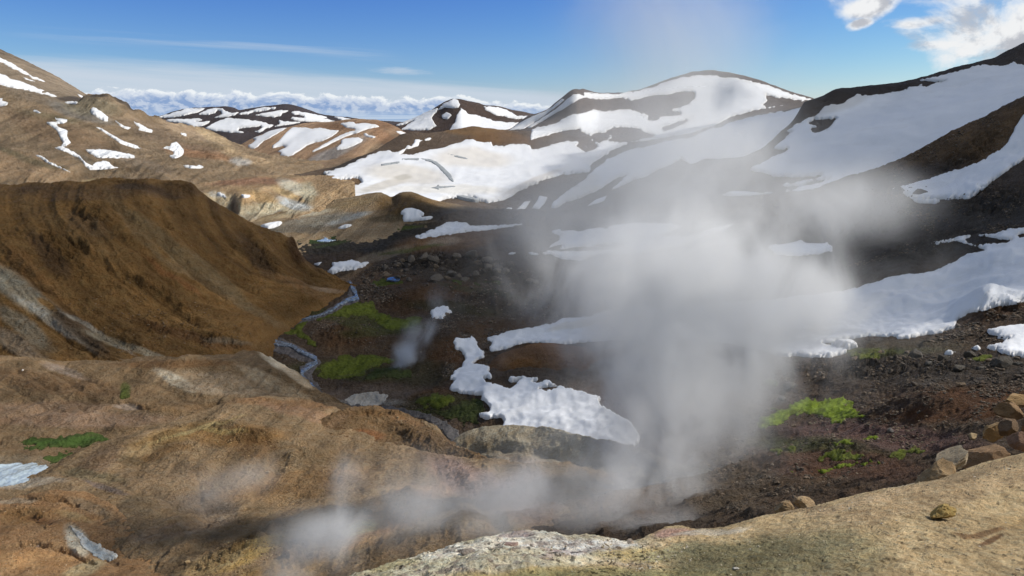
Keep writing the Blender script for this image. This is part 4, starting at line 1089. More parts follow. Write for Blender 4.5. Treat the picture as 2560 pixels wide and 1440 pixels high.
def fore_edit(C, px, py, V):
    X, Y, Z = V[..., 0], V[..., 1], V[..., 2]
    w = np.clip((1680 - px) / 200, 0, 1) * np.clip((1425 + (px < 1250) * 40 - py) / 20, 0, 1)
    n = fbm(X / 0.14, Y / 0.2, Z / 0.14, 5, 171, gain=0.7)
    n2 = fbm(X / 0.5, Y / 0.5, Z / 0.5, 4, 172, gain=0.6)
    k = (w * np.clip((n - 0.12) * 4, 0, 1) * 0.75)[..., None]
    C = C * (1 - k) + np.array((0.22, 0.17, 0.15)) * k
    k = (w * np.clip((n2 - 0.1) * 3, 0, 1) * 0.6)[..., None]
    C = C * (1 - k) + np.array((0.55, 0.48, 0.24)) * k
    k = (w * np.clip((-n2 - 0.18) * 4, 0, 1) * 0.7)[..., None]
    C = C * (1 - k) + np.array((0.42, 0.33, 0.32)) * k
    n3 = fbm(X / 0.07, Y / 0.13, Z / 0.07, 4, 173, gain=0.75)
    n4 = fbm(X / 0.035, Y / 0.07, Z / 0.035, 2, 174, gain=0.7)
    n5 = fbm(X / 0.9, Y / 0.9, Z / 0.9, 4, 175, gain=0.6)
    speck = np.clip((n4 + 0.5 * n5 - 0.42) * 5, 0, 0.75)      # scattered dark grit
    C = C * np.clip(1 + 0.55 * n3 + 0.35 * n5, 0.4, 1.6)[..., None]
    return C * (1 - speck)[..., None]


S_fore = sheet('foreground_slope', [
    [(-300, 2600, 1.2), (1000, 2600, 1.2), (2900, 2600, 1.2)],
    [(-300, 2000, 2.4), (900, 1700, 2.9), (1500, 1620, 3.2), (2100, 1600, 3.2), (2560, 1560, 3.6), (2900, 1540, 3.8)],
    [(-300, 1900, 3.2), (700, 1560, 4.0), (860, 1475, 4.5), (1100, 1425, 4.8), (1300, 1400, 5.0), (1500, 1400, 5.2), (1700, 1400, 5.2), (1900, 1390, 5.2), (2100, 1370, 5.3), (2300, 1330, 5.8), (2560, 1290, 6.6), (2900, 1250, 7.2)],
    [(-300, 1860, 3.6), (700, 1530, 4.5), (860, 1455, 4.9), (1000, 1417, 5.4), (1200, 1363, 5.9), (1400, 1350, 6.2), (1560, 1362, 6.2), (1700, 1335, 6.5), (1850, 1330, 6.7), (2000, 1300, 7.1), (2200, 1240, 7.8), (2400, 1195, 8.6), (2560, 1165, 9.4), (2900, 1110, 10.5)],
    [(-300, 1850, 3.8), (700, 1520, 4.8), (800, 1480, 5.0), (870, 1447, 5.2), (920, 1431, 5.4), (1000, 1405, 5.8), (1050, 1392, 6.0), (1100, 1378, 6.2), (1160, 1357, 6.4), (1200, 1349, 6.5), (1260, 1341, 6.7), (1300, 1338, 6.8), (1370, 1338, 6.8), (1430, 1341, 6.8), (1500, 1346, 6.8), (1540, 1352, 6.8), (1575, 1354, 6.8), (1600, 1350, 6.9), (1625, 1340, 7.0), (1650, 1327, 7.1), (1670, 1319, 7.2), (1700, 1318, 7.2), (1740, 1326, 7.2), (1790, 1324, 7.3), (1840, 1313, 7.5), (1880, 1299, 7.7), (1940, 1284, 8.0), (2000, 1275, 8.2), (2060, 1262, 8.5), (2100, 1252, 8.7), (2200, 1227, 9.2), (2260, 1214, 9.5), (2300, 1206, 9.8), (2350, 1196, 10), (2400, 1178, 10.3), (2450, 1163, 10.6), (2500, 1149, 10.9), (2560, 1133, 11.2), (2700, 1100, 12), (2900, 1060, 12.5)],
], M_fore, (0.56, 0.43, 0.245), disp=[(1.6, 0.06, 'f')], seed=30, spacing=2.0, backdrop=(0.03, 0.14, 0.4), warp=26, sculpt=fore_sculpt, edit=fore_edit,
    blobs=[(1220, 1380, 400, 62, 3, (0.60, 0.56, 0.42), 0.97), (1000, 1440, 190, 60, 12, (0.60, 0.57, 0.42), 0.95), (1430, 1360, 170, 20, 0, (0.82, 0.80, 0.74), 0.9), (1200, 1362, 220, 22, 8, (0.80, 0.77, 0.66), 0.85), (1180, 1430, 60, 10, 0, (0.36, 0.28, 0.27), 0.6),
           (1400, 1385, 60, 8, 10, (0.50, 0.42, 0.40), 0.5), (1600, 1385, 110, 22, 0, (0.56, 0.44, 0.20), 0.85), (1350, 1430, 240, 13, 3, (0.52, 0.41, 0.20), 0.85), (1690, 1335, 60, 12, 0, (0.56, 0.36, 0.30), 0.85),
           (1780, 1330, 90, 7, 8, (0.68, 0.62, 0.50), 0.8), (1700, 1380, 110, 18, 8, (0.32, 0.31, 0.19), 0.7), (1880, 1400, 230, 60, 6, (0.20, 0.185, 0.10), 0.9), (2080, 1390, 150, 70, 0, (0.30, 0.265, 0.15), 0.75), (1500, 1450, 320, 30, 0, (0.29, 0.27, 0.13), 0.85),
           (2350, 1240, 300, 34, 14, (0.50, 0.37, 0.22), 0.7), (2150, 1255, 160, 12, 14, (0.56, 0.42, 0.26), 0.7), (2290, 1203, 70, 8, 14, (0.66, 0.64, 0.58), 0.85), (2450, 1178, 140, 14, 14, (0.30, 0.22, 0.13), 0.75), (2000, 1280, 60, 7, 10, (0.34, 0.25, 0.15), 0.7),
           (2460, 1330, 60, 8, 0, (0.20, 0.10, 0.04), 0.75), (2480, 1352, 28, 8, 10, (0.16, 0.075, 0.035), 0.8), (2540, 1310, 60, 20, 0, (0.56, 0.40, 0.20), 0.6), (1480, 1370, 30, 6, 0, (0.3, 0.24, 0.22), 0.6)])

# ------------------------------------------------------------------ snow, moss and water lying on the land
def zz(ox, oy, s, pts):
    return [(ox + x / s, oy + y / s) for x, y in pts]


def A_(*p): return zz(0, 100, 3.79, p)          # noqa  (read off enlarged views of the photograph)
def B_(*p): return zz(860, 100, 2.976, p)
def C_(*p): return zz(1700, 60, 2.976, p)
def E_(*p): return zz(640, 480, 2.976, p)
def G_(*p): return zz(1400, 480, 2.207, p)
def H1_(*p): return zz(0, 840, 2.4, p)
def H2_(*p): return zz(860, 840, 2.4, p)
def H3_(*p): return zz(1560, 840, 2.4, p)
def H6_(*p): return zz(960, 560, 3.6, p)
def I2_(*p): return zz(440, 220, 3.6, p)
def I3_(*p): return zz(1200, 150, 2.977, p)
def I4_(*p): return zz(640, 540, 3.79, p)
def P_(*p): return list(p)


SN = (0.80, 0.81, 0.83)
SND = (0.66, 0.63, 0.57)
_k = [0]


def snow(S, poly, label, name='snow_patch', mat=None, group='snow patches lying on the hills', thick=1.2, rag=1.6, grow=5, **kw):
    _k[0] += 1
    o = patch(name, S, poly, mat or M_snow, thick=thick, rag=rag, grow=grow, col=kw.pop('col', SN), seed=100 + _k[0], rimcol=(0.55, 0.53, 0.50), smooth=kw.pop('smooth', 10 if S in (S_val, S_right, S_slope, S_mtn, S_patch) else 0), single=(name == 'snow_patch'), holes_amp=kw.pop('holes_amp', rag * 2.0 if rag > 1.5 else 0.0), **kw)
    if o:
        tag(o, label, 'snow field' if name == 'snowfield' else 'snow patch', group)
    return o


# --- left mountain
snow(S_left, A_((-30, 150), (0, 165), (60, 190), (130, 225), (220, 285), (300, 335), (400, 375), (460, 400), (400, 395), (300, 365), (280, 350), (200, 310), (120, 270), (40, 225), (-30, 200)),
     'long white snow streak high on the bare mountain at the left edge')
snow(S_left, A_((-40, 300), (50, 335), (110, 370), (190, 385), (270, 420), (400, 470), (470, 500), (545, 535), (500, 537), (400, 515), (330, 495), (250, 480), (160, 465), (100, 450), (0, 440), (-40, 440)),
     'broad white snow band along the foot of the mountain at the left edge', holes=[A_((400, 485), (430, 480), (443, 495), (420, 505), (402, 498))])
snow(S_left, A_((213, 346), (280, 373), (348, 396), (300, 391), (240, 372)), 'thin short snow sliver between the two long bands on the left mountain', rag=0.6)
snow(S_left, A_((728, 506), (780, 528), (822, 562), (790, 553), (750, 533)), 'tiny snow sliver at the right foot of the left mountain', rag=0.5)
# --- crag hills
CR = dict(S=S_crag)
snow(S_crag, A_((-30, 540), (50, 550), (20, 570), (60, 585), (85, 600), (70, 618), (0, 635), (-30, 640)), 'blunt snow patch cut by the left picture edge below the mountain')
snow(S_crag, A_((293, 653), (350, 666), (402, 696), (360, 693), (310, 673)), 'small slanting snow sliver on grey ground left of the crag', rag=0.6)
snow(S_crag, A_((525, 567), (600, 575), (650, 572), (700, 570), (735, 590), (720, 612), (640, 607), (590, 592), (540, 580)), 'snow patch in the black rocky saddle under the left mountain')
snow(S_crag, A_((880, 635), (940, 665), (985, 700), (1030, 735), (1028, 782), (990, 770), (930, 740), (880, 715), (850, 690), (860, 660)), 'thick oval snow patch on the round hill below the dark crag', thick=2.5)
snow(S_crag, A_((1030, 597), (1080, 597), (1110, 615), (1145, 640), (1150, 665), (1190, 690), (1230, 725), (1270, 765), (1320, 790), (1370, 820), (1442, 855), (1440, 882), (1390, 875), (1340, 860), (1310, 850), (1325, 830), (1280, 800), (1250, 760), (1220, 725), (1170, 705), (1120, 695), (1085, 660), (1060, 630)),
     'long snow tongue running down right from beside the dark crag')
snow(S_crag, A_((1088, 763), (1130, 783), (1170, 808), (1238, 830), (1215, 852), (1170, 838), (1130, 812)), 'short snow strip below the long tongue of the crag', rag=1)
snow(S_crag, A_((520, 732), (560, 740), (637, 755), (635, 775), (600, 790), (535, 800), (560, 830), (600, 840), (640, 860), (635, 910), (650, 945), (677, 970), (640, 995), (600, 1015), (650, 1035), (700, 1060), (730, 1085), (760, 1100), (790, 1140), (830, 1170), (875, 1190), (900, 1165), (970, 1147), (1035, 1155), (1050, 1180), (1085, 1205), (1145, 1210), (1000, 1227), (850, 1232), (800, 1190), (780, 1150), (740, 1112), (705, 1105), (640, 1068), (585, 1050), (510, 1022), (580, 1005), (600, 970), (570, 930), (560, 900), (530, 850), (480, 815), (430, 780), (550, 772), (525, 750)),
     'winding S shaped snow patch filling a gully down the left hills', rag=0.5)
snow(S_crag, A_((898, 823), (940, 826), (980, 848), (1040, 887), (1100, 917), (1170, 957), (1260, 988), (1340, 1018), (1428, 1053), (1380, 1050), (1280, 1028), (1200, 1003), (1130, 973), (1080, 938), (1020, 898), (960, 858)),
     'long narrow straight snow strip crossing the middle of the left hills', rag=1)
snow(S_crag, A_((1250, 880), (1310, 888), (1340, 913), (1400, 948), (1460, 978), (1530, 1003), (1610, 1010), (1620, 975), (1670, 962), (1700, 985), (1742, 1045), (1742, 1085), (1700, 1112), (1650, 1132), (1620, 1112), (1590, 1095), (1650, 1087), (1640, 1062), (1600, 1037), (1500, 1017), (1420, 988), (1340, 948), (1280, 922)),
     'thin snow strip widening into a hook at its lower right end on the left hills', rag=1.2)
snow(S_crag, A_((808, 1040), (930, 1040), (945, 1030), (1050, 1045), (1130, 1060), (1200, 1080), (1240, 1080), (1325, 1116), (1200, 1122), (1080, 1120), (960, 1122), (900, 1102), (840, 1072)),
     'flat bright trapezoid snow patch low on the left hills')
snow(S_crag, A_((332, 1090), (400, 1103), (440, 1128), (470, 1158), (530, 1178), (590, 1213), (680, 1259), (640, 1248), (560, 1213), (500, 1188), (450, 1168), (420, 1143), (370, 1112)),
     'slim curved snow strip lowest on the far left hills', rag=1)
snow(S_crag, A_((1715, 1195), (1800, 1188), (1860, 1198), (1890, 1183), (1935, 1205), (1900, 1220), (1800, 1216)), 'flat snow sliver at the foot of the stained golden slope', rag=0.6)
snow(S_crag, A_((1712, 878), (1750, 882), (1790, 903), (1786, 914), (1745, 910), (1712, 894)), 'tiny snow fleck on the golden slope right of the crag', rag=0.3)
# --- low plateau
snow(S_plat, I2_((45, 820), (90, 790), (120, 790), (150, 820), (205, 850), (190, 882), (150, 895), (110, 885), (75, 865), (90, 850)), 'lumpy snow patch behind the crest of the brown hill', thick=1.0)
snow(S_plat, I2_((205, 865), (260, 835), (310, 820), (340, 828), (398, 833), (390, 847), (300, 852), (240, 870)), 'wedge of snow beside the lumpy patch on the golden plateau', rag=0.8)
# --- fumarole hill
snow(S_fum, I2_((368, 950), (400, 946), (440, 963), (462, 992), (420, 984), (385, 970)), 'small snow cap on the pale stained fumarole hill', rag=0.6)
snow(S_fum, I2_((575, 960), (640, 968), (690, 970), (650, 990), (610, 992)), 'small snow wedge in a notch of the pale fumarole hill', rag=0.5)
snow(S_slope, I2_((1076, 842), (1100, 823), (1134, 821), (1122, 847), (1090, 857)), 'small round snow patch left of the great snowfield', rag=0.5)
# --- ridge with the dark dome
snow(S_dark, I2_((760, 1245), (850, 1218), (930, 1206), (963, 1213), (930, 1242), (880, 1262), (820, 1270)), 'flat oval snow patch behind the shoulder of the brown hill', rag=0.8)
snow(S_dark, I2_((1440, 1268), (1520, 1240), (1585, 1233), (1560, 1252), (1500, 1268)), 'small snow wedge on the grey ridge beside the dark flat', rag=0.5)
snow(S_dark, E_((1080, 150), (1110, 125), (1160, 120), (1210, 135), (1250, 160), (1245, 175), (1220, 180), (1240, 190), (1290, 183), (1322, 184), (1300, 202), (1250, 212), (1170, 220), (1100, 219), (1090, 190), (1100, 170), (1078, 165)),
     'grey shaded snow patch on the flank of the small dark dome', thick=0.8, rag=1)
# --- golden middle hill
kw = dict(thick=2.0, rag=1.2, group='snow patches on the golden middle hill')
snow(S_patch, I2_((630, 525), (680, 500), (715, 470), (680, 455), (740, 435), (790, 415), (850, 385), (1030, 350), (980, 370), (930, 400), (880, 430), (830, 455), (790, 480), (755, 505), (740, 530), (700, 550), (660, 550), (650, 530)), 'slanting snow patch on the left flank of the golden middle hill', **kw)
snow(S_patch, I2_((1030, 365), (1050, 355), (1160, 355), (1230, 370), (1290, 357), (1380, 375), (1462, 385), (1440, 410), (1380, 450), (1310, 480), (1250, 490), (1180, 520), (1120, 560), (1060, 600), (990, 620), (930, 610), (950, 580), (910, 575), (1000, 535), (960, 520), (870, 540), (870, 520), (920, 480), (960, 430), (1010, 385)),
     'largest snow patch on the face of the golden middle hill', **kw)
snow(S_patch, I2_((1465, 320), (1560, 305), (1600, 308), (1620, 325), (1700, 315), (1790, 330), (1838, 345), (1800, 355), (1720, 370), (1640, 400), (1540, 430), (1460, 470), (1400, 500), (1300, 550), (1210, 582), (1290, 530), (1380, 480), (1470, 430), (1560, 395), (1640, 380), (1600, 365), (1530, 355), (1510, 340)),
     'snow patch on the top of the golden middle hill with a long thin tail', **kw)
snow(S_patch, I2_((1500, 460), (1580, 450), (1640, 445), (1682, 465), (1670, 490), (1600, 520), (1530, 545), (1450, 562), (1438, 540), (1490, 500), (1480, 480)), 'rounded snow patch on the right flank of the golden middle hill', **kw)
snow(S_patch, I2_((1688, 415), (1710, 403), (1740, 428), (1803, 438), (1780, 452), (1720, 442), (1690, 427)), 'small ragged snow patch above the rounded one on the golden middle hill', **{**kw, 'rag': 0.5})
snow(S_patch, I2_((1975, 388), (2020, 388), (2075, 410), (2030, 420), (1990, 402)), 'snow fleck at the right end of the golden middle hill', **{**kw, 'rag': 0.4})
# --- far mountains
kw = dict(thick=6, rag=1.4, grow=4, mat=M_snow_far, group='snow patches on the far dark mountains', rwl=9.0)
snow(S_far, I2_((-165, 262), (-60, 235), (60, 200), (90, 183), (180, 183), (265, 188), (200, 215), (110, 240), (30, 255), (-60, 268)), 'leftmost upper snow band on the far dark mountains', **kw)
snow(S_far, I2_((190, 240), (260, 205), (340, 180), (420, 185), (450, 210), (500, 225), (565, 220), (540, 240), (480, 255), (400, 270), (330, 270), (390, 250), (415, 240), (410, 210), (370, 200), (350, 225), (300, 240), (240, 245)),
     'snow patch with a dark hollow under the left far summit', **kw)
snow(S_far, I2_((-110, 290), (50, 280), (200, 275), (240, 290), (180, 305), (250, 310), (310, 295), (290, 320), (230, 345), (150, 352), (100, 327), (0, 307), (-80, 300)), 'low ragged snow band behind the golden ridge on the far mountains', **kw)
snow(S_far, I2_((300, 340), (400, 290), (460, 270), (560, 280), (660, 290), (760, 300), (840, 330), (885, 330), (860, 350), (800, 370), (760, 400), (700, 397), (780, 360), (760, 345), (650, 355), (570, 365), (560, 385), (610, 402), (500, 402), (400, 390), (280, 375), (260, 362)),
     'largest snow patch low on the far dark mountains', **kw)
snow(S_far, I2_((555, 235), (640, 215), (720, 190), (790, 172), (900, 178), (890, 190), (820, 200), (780, 210), (700, 217), (640, 237), (580, 243)), 'slanting snow band left of the right far summit', **kw)
snow(S_far, I2_((715, 245), (830, 218), (940, 203), (1033, 200), (960, 227), (940, 252), (880, 264), (780, 254)), 'snow band in the middle below the right far summit', **kw)
snow(S_far, I2_((1038, 222), (1070, 207), (1130, 215), (1220, 230), (1300, 250), (1380, 265), (1330, 275), (1400, 290), (1440, 307), (1340, 310), (1230, 302), (1120, 300), (1020, 280), (1050, 265), (1110, 270), (1160, 275), (1150, 255), (1100, 240), (1060, 240)),
     'curved snow patch on the right flank of the far dark mountains', **kw)
snow(S_far, I2_((925, 292), (980, 303), (1115, 310), (1060, 322), (950, 337), (880, 352), (790, 404), (730, 404), (800, 370), (870, 350), (930, 330), (925, 305)), 'thin snow trail just above the golden middle hill', **kw)
snow(S_far, I2_((1425, 260), (1500, 266), (1605, 290), (1520, 294), (1460, 280)), 'rightmost small snow streak on the far mountains', **kw)
# --- dark snowy peak
kw = dict(thick=3, rag=1.6, grow=4, mat=M_snow_far, group='snow patches on the pointed dark peak', rwl=12.0)
snow(S_peak, B_((365, 640), (500, 588), (620, 530), (700, 505), (690, 540), (655, 580), (660, 600), (690, 640), (640, 670), (560, 676), (420, 668), (480, 622), (520, 600), (430, 637)), 'shaded snow face at the left of the pointed dark peak', **kw)
snow(S_peak, B_((745, 470), (820, 438), (850, 448), (862, 480), (850, 500), (810, 510), (750, 505), (695, 522), (725, 490)), 'snow cap on the very top of the pointed dark peak', beyond=2, **kw)
snow(S_peak, B_((865, 500), (900, 520), (930, 550), (980, 560), (1060, 580), (1110, 600), (1200, 612), (1310, 612), (1240, 660), (1200, 690), (1100, 700), (1000, 690), (900, 690), (850, 690), (770, 695), (800, 640), (830, 600), (840, 560), (860, 520)),
     'sunlit snow slope at the right foot of the pointed dark peak', **kw)
snow(S_peak, B_((1035, 492), (1140, 500), (1220, 520), (1290, 560), (1385, 568), (1395, 592), (1300, 590), (1200, 575), (1130, 560), (1050, 520)), 'upper snow band on the right shoulder of the pointed dark peak', **kw)
snow(S_peak, B_((725, 560), (765, 538), (805, 560), (770, 590), (735, 585)), 'small snow spot amid the dark rock of the pointed peak', **{**kw, 'rag': 0.8})

# --- mountain and great snow slope
R1 = I3_((800, 285), (900, 300), (1000, 292), (1100, 288), (1120, 305), (1200, 280), (1330, 262), (1420, 255), (1500, 240), (1570, 235), (1595, 260), (1590, 290), (1560, 320), (1500, 345), (1430, 362), (1420, 375), (1490, 390), (1485, 405), (1400, 420), (1330, 428), (1310, 450), (1255, 450), (1250, 410), (1190, 390), (1130, 370), (1100, 365), (1010, 375), (960, 380), (850, 372), (780, 390), (700, 400), (620, 440), (560, 465), (460, 497), (340, 505), (430, 450), (560, 380), (700, 310), (780, 275))
R2 = I3_((950, 520), (1000, 508), (1100, 503), (1180, 515), (1250, 545), (1295, 565), (1200, 595), (1100, 612), (1000, 612), (960, 598), (1000, 570), (940, 555))
R3 = I3_((830, 560), (870, 545), (920, 550), (970, 572), (930, 600), (890, 615), (840, 600))
R4 = I3_((380, 600), (480, 570), (560, 545), (640, 525), (740, 518), (750, 540), (800, 555), (835, 580), (830, 600), (870, 650), (860, 665), (790, 685), (740, 660), (720, 640), (740, 610), (640, 600), (560, 620), (500, 640), (450, 660), (400, 670), (380, 650))
R6 = I3_((2130, 262), (2200, 285), (2280, 290), (2350, 300), (2400, 315), (2300, 330), (2200, 342), (2130, 357), (2115, 330), (2140, 300))
R7 = I3_((1340, 515), (1400, 485), (1480, 460), (1570, 440), (1500, 480), (1420, 515), (1370, 527))
kw = dict(thick=1.5, rag=2.6, grow=7, group='snow on the big misty mountain')
m_top = snow(S_mtn, I3_((770, 240), (850, 245), (1000, 250), (1150, 232), (1300, 192), (1450, 140), (1600, 108), (1740, 115), (1830, 125), (1900, 130), (2000, 155), (2150, 187), (2250, 225), (2350, 262), (2490, 292), (2400, 313), (2300, 332), (2150, 357), (2000, 385), (1880, 425), (1780, 475), (1650, 520), (1600, 640), (1100, 700), (600, 680), (380, 600), (380, 520), (430, 500), (560, 470), (650, 400), (740, 330), (770, 270)),
             'bright snow covering the bowl and rounded top of the highest mountain', name='snowfield', holes=[R1, R2, R3, R4, R6, R7], rwl=14.0, **kw)
snow(S_mtn, I3_((345, 508), (450, 440), (560, 368), (640, 300), (690, 258), (740, 252), (795, 275), (740, 292), (640, 352), (540, 412), (450, 462), (380, 503)), 'long snow streak down the left ridge of the highest mountain', **{**kw, 'rag': 1.2})
snow(S_mtn, B_((1230, 672), (1290, 628), (1400, 568), (1500, 528), (1560, 490), (1620, 438), (1640, 445), (1560, 512), (1480, 572), (1400, 622), (1340, 662)), 'thin snow streak at the outermost left edge of the highest mountain', **{**kw, 'rag': 1.0})

kw['group'] = 'snow on the long slope below the mountain'
DIRT = [(1020, 440, 110, 26, -6, (0.60, 0.53, 0.42), 0.55), (1180, 400, 100, 26, 0, (0.66, 0.58, 0.46), 0.5), (960, 470, 60, 10, 12, (0.52, 0.47, 0.39), 0.7), (1010, 449, 22, 7, 6, (0.45, 0.42, 0.36), 0.7),
        (1330, 460, 90, 9, 22, (0.56, 0.50, 0.42), 0.6), (1120, 480, 160, 12, 0, (0.74, 0.70, 0.62), 0.6)]
b1 = (I2_((1172, 836), (1200, 815), (1240, 795), (1260, 802), (1340, 802), (1370, 780), (1320, 765), (1420, 740), (1500, 710), (1580, 680), (1700, 620), (1760, 600), (1850, 570), (1920, 560), (1940, 575), (2000, 575), (2060, 540))
      + B_((470, 790), (500, 790), (530, 745), (600, 738), (672, 728), (640, 742), (560, 762), (545, 795), (470, 812), (430, 850), (500, 857), (570, 835), (640, 815), (700, 810), (760, 800), (840, 770), (900, 745), (960, 740), (1030, 755), (1050, 765), (1100, 760), (1110, 790), (1200, 790), (1260, 770), (1330, 775), (1400, 785))
      + I3_((370, 600), (380, 500), (900, 440), (2150, 280), (2150, 362), (2000, 388), (1880, 428), (1780, 478), (1650, 522), (1500, 560), (1250, 602), (1100, 625), (1000, 668), (930, 715), (840, 768), (820, 800), (820, 830))
      + B_((1780, 990), (1600, 1010), (1500, 1040), (1400, 1080), (1300, 1130), (1200, 1190), (1080, 1216), (1030, 1207), (960, 1182), (930, 1172), (830, 1172), (740, 1187), (700, 1230), (560, 1230), (420, 1215), (280, 1215), (200, 1215), (100, 1220), (-20, 1215))
      + I2_((1500, 1040), (1450, 1010), (1400, 992), (1310, 990), (1290, 985), (1250, 945), (1280, 905), (1385, 842), (1340, 845), (1290, 870), (1220, 882), (1200, 885), (1250, 850), (1270, 830), (1220, 832)))
S_R8 = I2_((1255, 962), (1270, 945), (1310, 900), (1400, 865), (1500, 835), (1590, 815), (1640, 825), (1662, 858), (1600, 890), (1500, 920), (1440, 940), (1420, 925), (1350, 950), (1310, 985), (1290, 985))
big = snow(S_slope, b1, 'great sunlit snowfield in the middle with dirt tinted lower part', name='snowfield', holes=[R2, R3, R4, R7, S_R8], blobs=DIRT, beyond=3, **kw)


def simple_mat(name, col, rough=0.8):
    m = bpy.data.materials.new(name)
    m.use_nodes = True
    N = NT(m.node_tree)
    out = N.node('ShaderNodeOutputMaterial')
    p = N.node('ShaderNodeBsdfPrincipled')
    N.link(p.outputs[0], out.inputs[0])
    g = N.node('ShaderNodeNewGeometry')
    n = N.noise(g.outputs['Position'], 0.8, 4, 0.6)
    N.link(N.mix(N.sstep(n, 0.3, 0.7), tuple(c * 0.7 for c in col), tuple(min(1, c * 1.25) for c in col)), p.inputs['Base Color'])
    p.inputs['Roughness'].default_value = rough
    return m


M_crev = simple_mat('crevasse_ice', (0.33, 0.35, 0.36))
for pl_ in (B_((560, 893), (640, 900), (695, 922), (745, 965), (795, 1015), (820, 1072), (795, 1065), (750, 1012), (700, 960), (655, 922), (600, 908)),
            B_((775, 860), (850, 873), (900, 885), (950, 912), (900, 900), (840, 885)),
            B_((430, 895), (560, 893), (560, 908), (430, 905)),
            B_((275, 938), (350, 926), (415, 918), (415, 930), (350, 942), (280, 948)),
            B_((640, 1118), (700, 1106), (830, 1103), (830, 1109), (760, 1116), (700, 1124)),
            B_((688, 1110), (697, 1094), (708, 1096), (710, 1128), (700, 1136)),
            B_((820, 1172), (900, 1176), (960, 1188), (1020, 1210), (950, 1205), (880, 1190))):
    patch('crevasse', S_slope, pl_, M_crev, thick=0.15, lift=1.62, rag=0.5, rwl=6, grow=2, col=(0.2, 0.2, 0.2), parent=big)

FB = I3_((990, 720), (1080, 680), (1150, 655), (1190, 660), (1300, 625), (1500, 582), (1530, 590), (1650, 540), (1700, 515), (1800, 490), (1900, 450), (2000, 425), (2150, 395), (2240, 385), (2420, 350), (2420, 440), (2300, 560), (2180, 670), (2100, 760), (1850, 800), (1720, 780), (1650, 775), (1560, 820), (1550, 790), (1500, 740), (1450, 760), (1430, 800), (1330, 815), (1250, 860), (1190, 890), (1200, 870), (1150, 890), (1070, 935), (950, 980), (1010, 940), (1090, 860), (1040, 870), (960, 920), (900, 960), (800, 1010), (700, 1045), (640, 1065), (560, 1110), (500, 1112), (540, 1070), (600, 1010), (680, 960), (720, 930), (760, 905), (800, 870), (830, 835), (860, 800), (930, 750))
snow(S_slope, FB, 'wide snowfield below the bare strip of the mountain ending in a tongue', name='snowfield', blobs=[(1450, 480, 60, 30, 30, (0.62, 0.58, 0.52), 0.6)], **kw)
kw.update(thick=1.0, rag=1.0)
snow(S_slope, I3_((172, 1122), (210, 1101), (240, 1103), (228, 1130), (185, 1133)), 'smallest of three snow spots in a row at the foot of the slope', **kw)
snow(S_slope, I3_((265, 1118), (330, 1058), (375, 1052), (350, 1092), (330, 1114)), 'middle one of three snow spots in a row at the foot of the slope', **kw)
snow(S_slope, I3_((388, 1102), (420, 1050), (440, 1012), (503, 1020), (480, 1073), (440, 1108)), 'rightmost of three snow spots in a row at the foot of the slope', **kw)

# --- right mountain
RM = (C_((515, 1080), (600, 1035), (700, 985), (780, 950), (795, 935), (720, 935), (670, 930), (720, 895), (760, 870), (830, 810), (800, 795), (860, 745), (900, 735), (960, 700), (1030, 665), (1060, 625), (1080, 610), (1130, 605), (1200, 590), (1260, 560), (1290, 545), (1320, 525), (1360, 535), (1450, 530), (1520, 520), (1600, 510), (1680, 485), (1760, 465), (1800, 455), (1830, 470), (1900, 440), (1975, 430), (1900, 430), (1800, 425), (1750, 425), (1820, 410), (1950, 385), (2050, 355), (2150, 330), (2250, 305), (2290, 310), (2420, 310), (2480, 280), (2510, 295), (2560, 300), (2900, 200), (2900, 560),
          (2600, 640), (2400, 700), (2200, 800), (1900, 960), (1640, 1090), (1430, 1160), (1250, 1220), (1100, 1250), (950, 1265), (880, 1265), (790, 1245), (1050, 1180), (1110, 1160), (1000, 1170), (860, 1215), (780, 1215), (755, 1200), (860, 1180), (960, 1160), (1055, 1130), (900, 1140), (780, 1145), (700, 1135), (620, 1110), (560, 1105)))
rm = snow(S_right, RM, 'large shaded snowfield on the dark mountain at the right', name='snowfield', thick=1.2, rag=2.6, grow=6, col=(0.80, 0.82, 0.86), group=None,
          holes=[C_((960, 740), (1000, 715), (1080, 712), (1155, 708), (1140, 740), (1110, 780), (1050, 800), (990, 808), (980, 785), (1030, 765), (990, 755))],
          blobs=[(2090, 265, 90, 22, 20, (0.60, 0.58, 0.55), 0.6)])
kw = dict(thick=0.8, rag=1.3, grow=5, group='snow in the misty valley side')
snow(S_right, C_((315, 1270), (400, 1245), (500, 1250), (600, 1260), (735, 1250), (600, 1272), (480, 1288), (350, 1300), (370, 1282)), 'thin flat snow strip behind the steam below the right mountain', **kw)
snow(S_right, I3_((795, 1088), (860, 1043), (943, 1013), (922, 1047), (870, 1072)), 'small slanting snow wedge in the mist beside the long tongue', **kw)
snow(S_val, C_((1560, 1237), (1700, 1198), (1830, 1163), (1930, 1128), (2080, 1088), (2200, 1043), (2300, 988), (2400, 928), (2440, 868), (2480, 798), (2520, 728), (2560, 665), (2700, 560), (2800, 560), (2800, 960), (2560, 1010), (2450, 1080), (2380, 1130), (2300, 1200), (2200, 1272), (2150, 1302), (2000, 1307), (1900, 1312), (1820, 1302), (1750, 1312), (1680, 1282), (1650, 1252), (1600, 1247)),
     'curved shaded snow band under the brown ridge at the right edge', name='snowfield', **{**kw, 'rag': 2})
snow(S_val, C_((1715, 1312), (1800, 1300), (1945, 1320), (1900, 1338), (1780, 1332)), 'narrow snow strip under the boulders at the foot of the curved band', **kw)

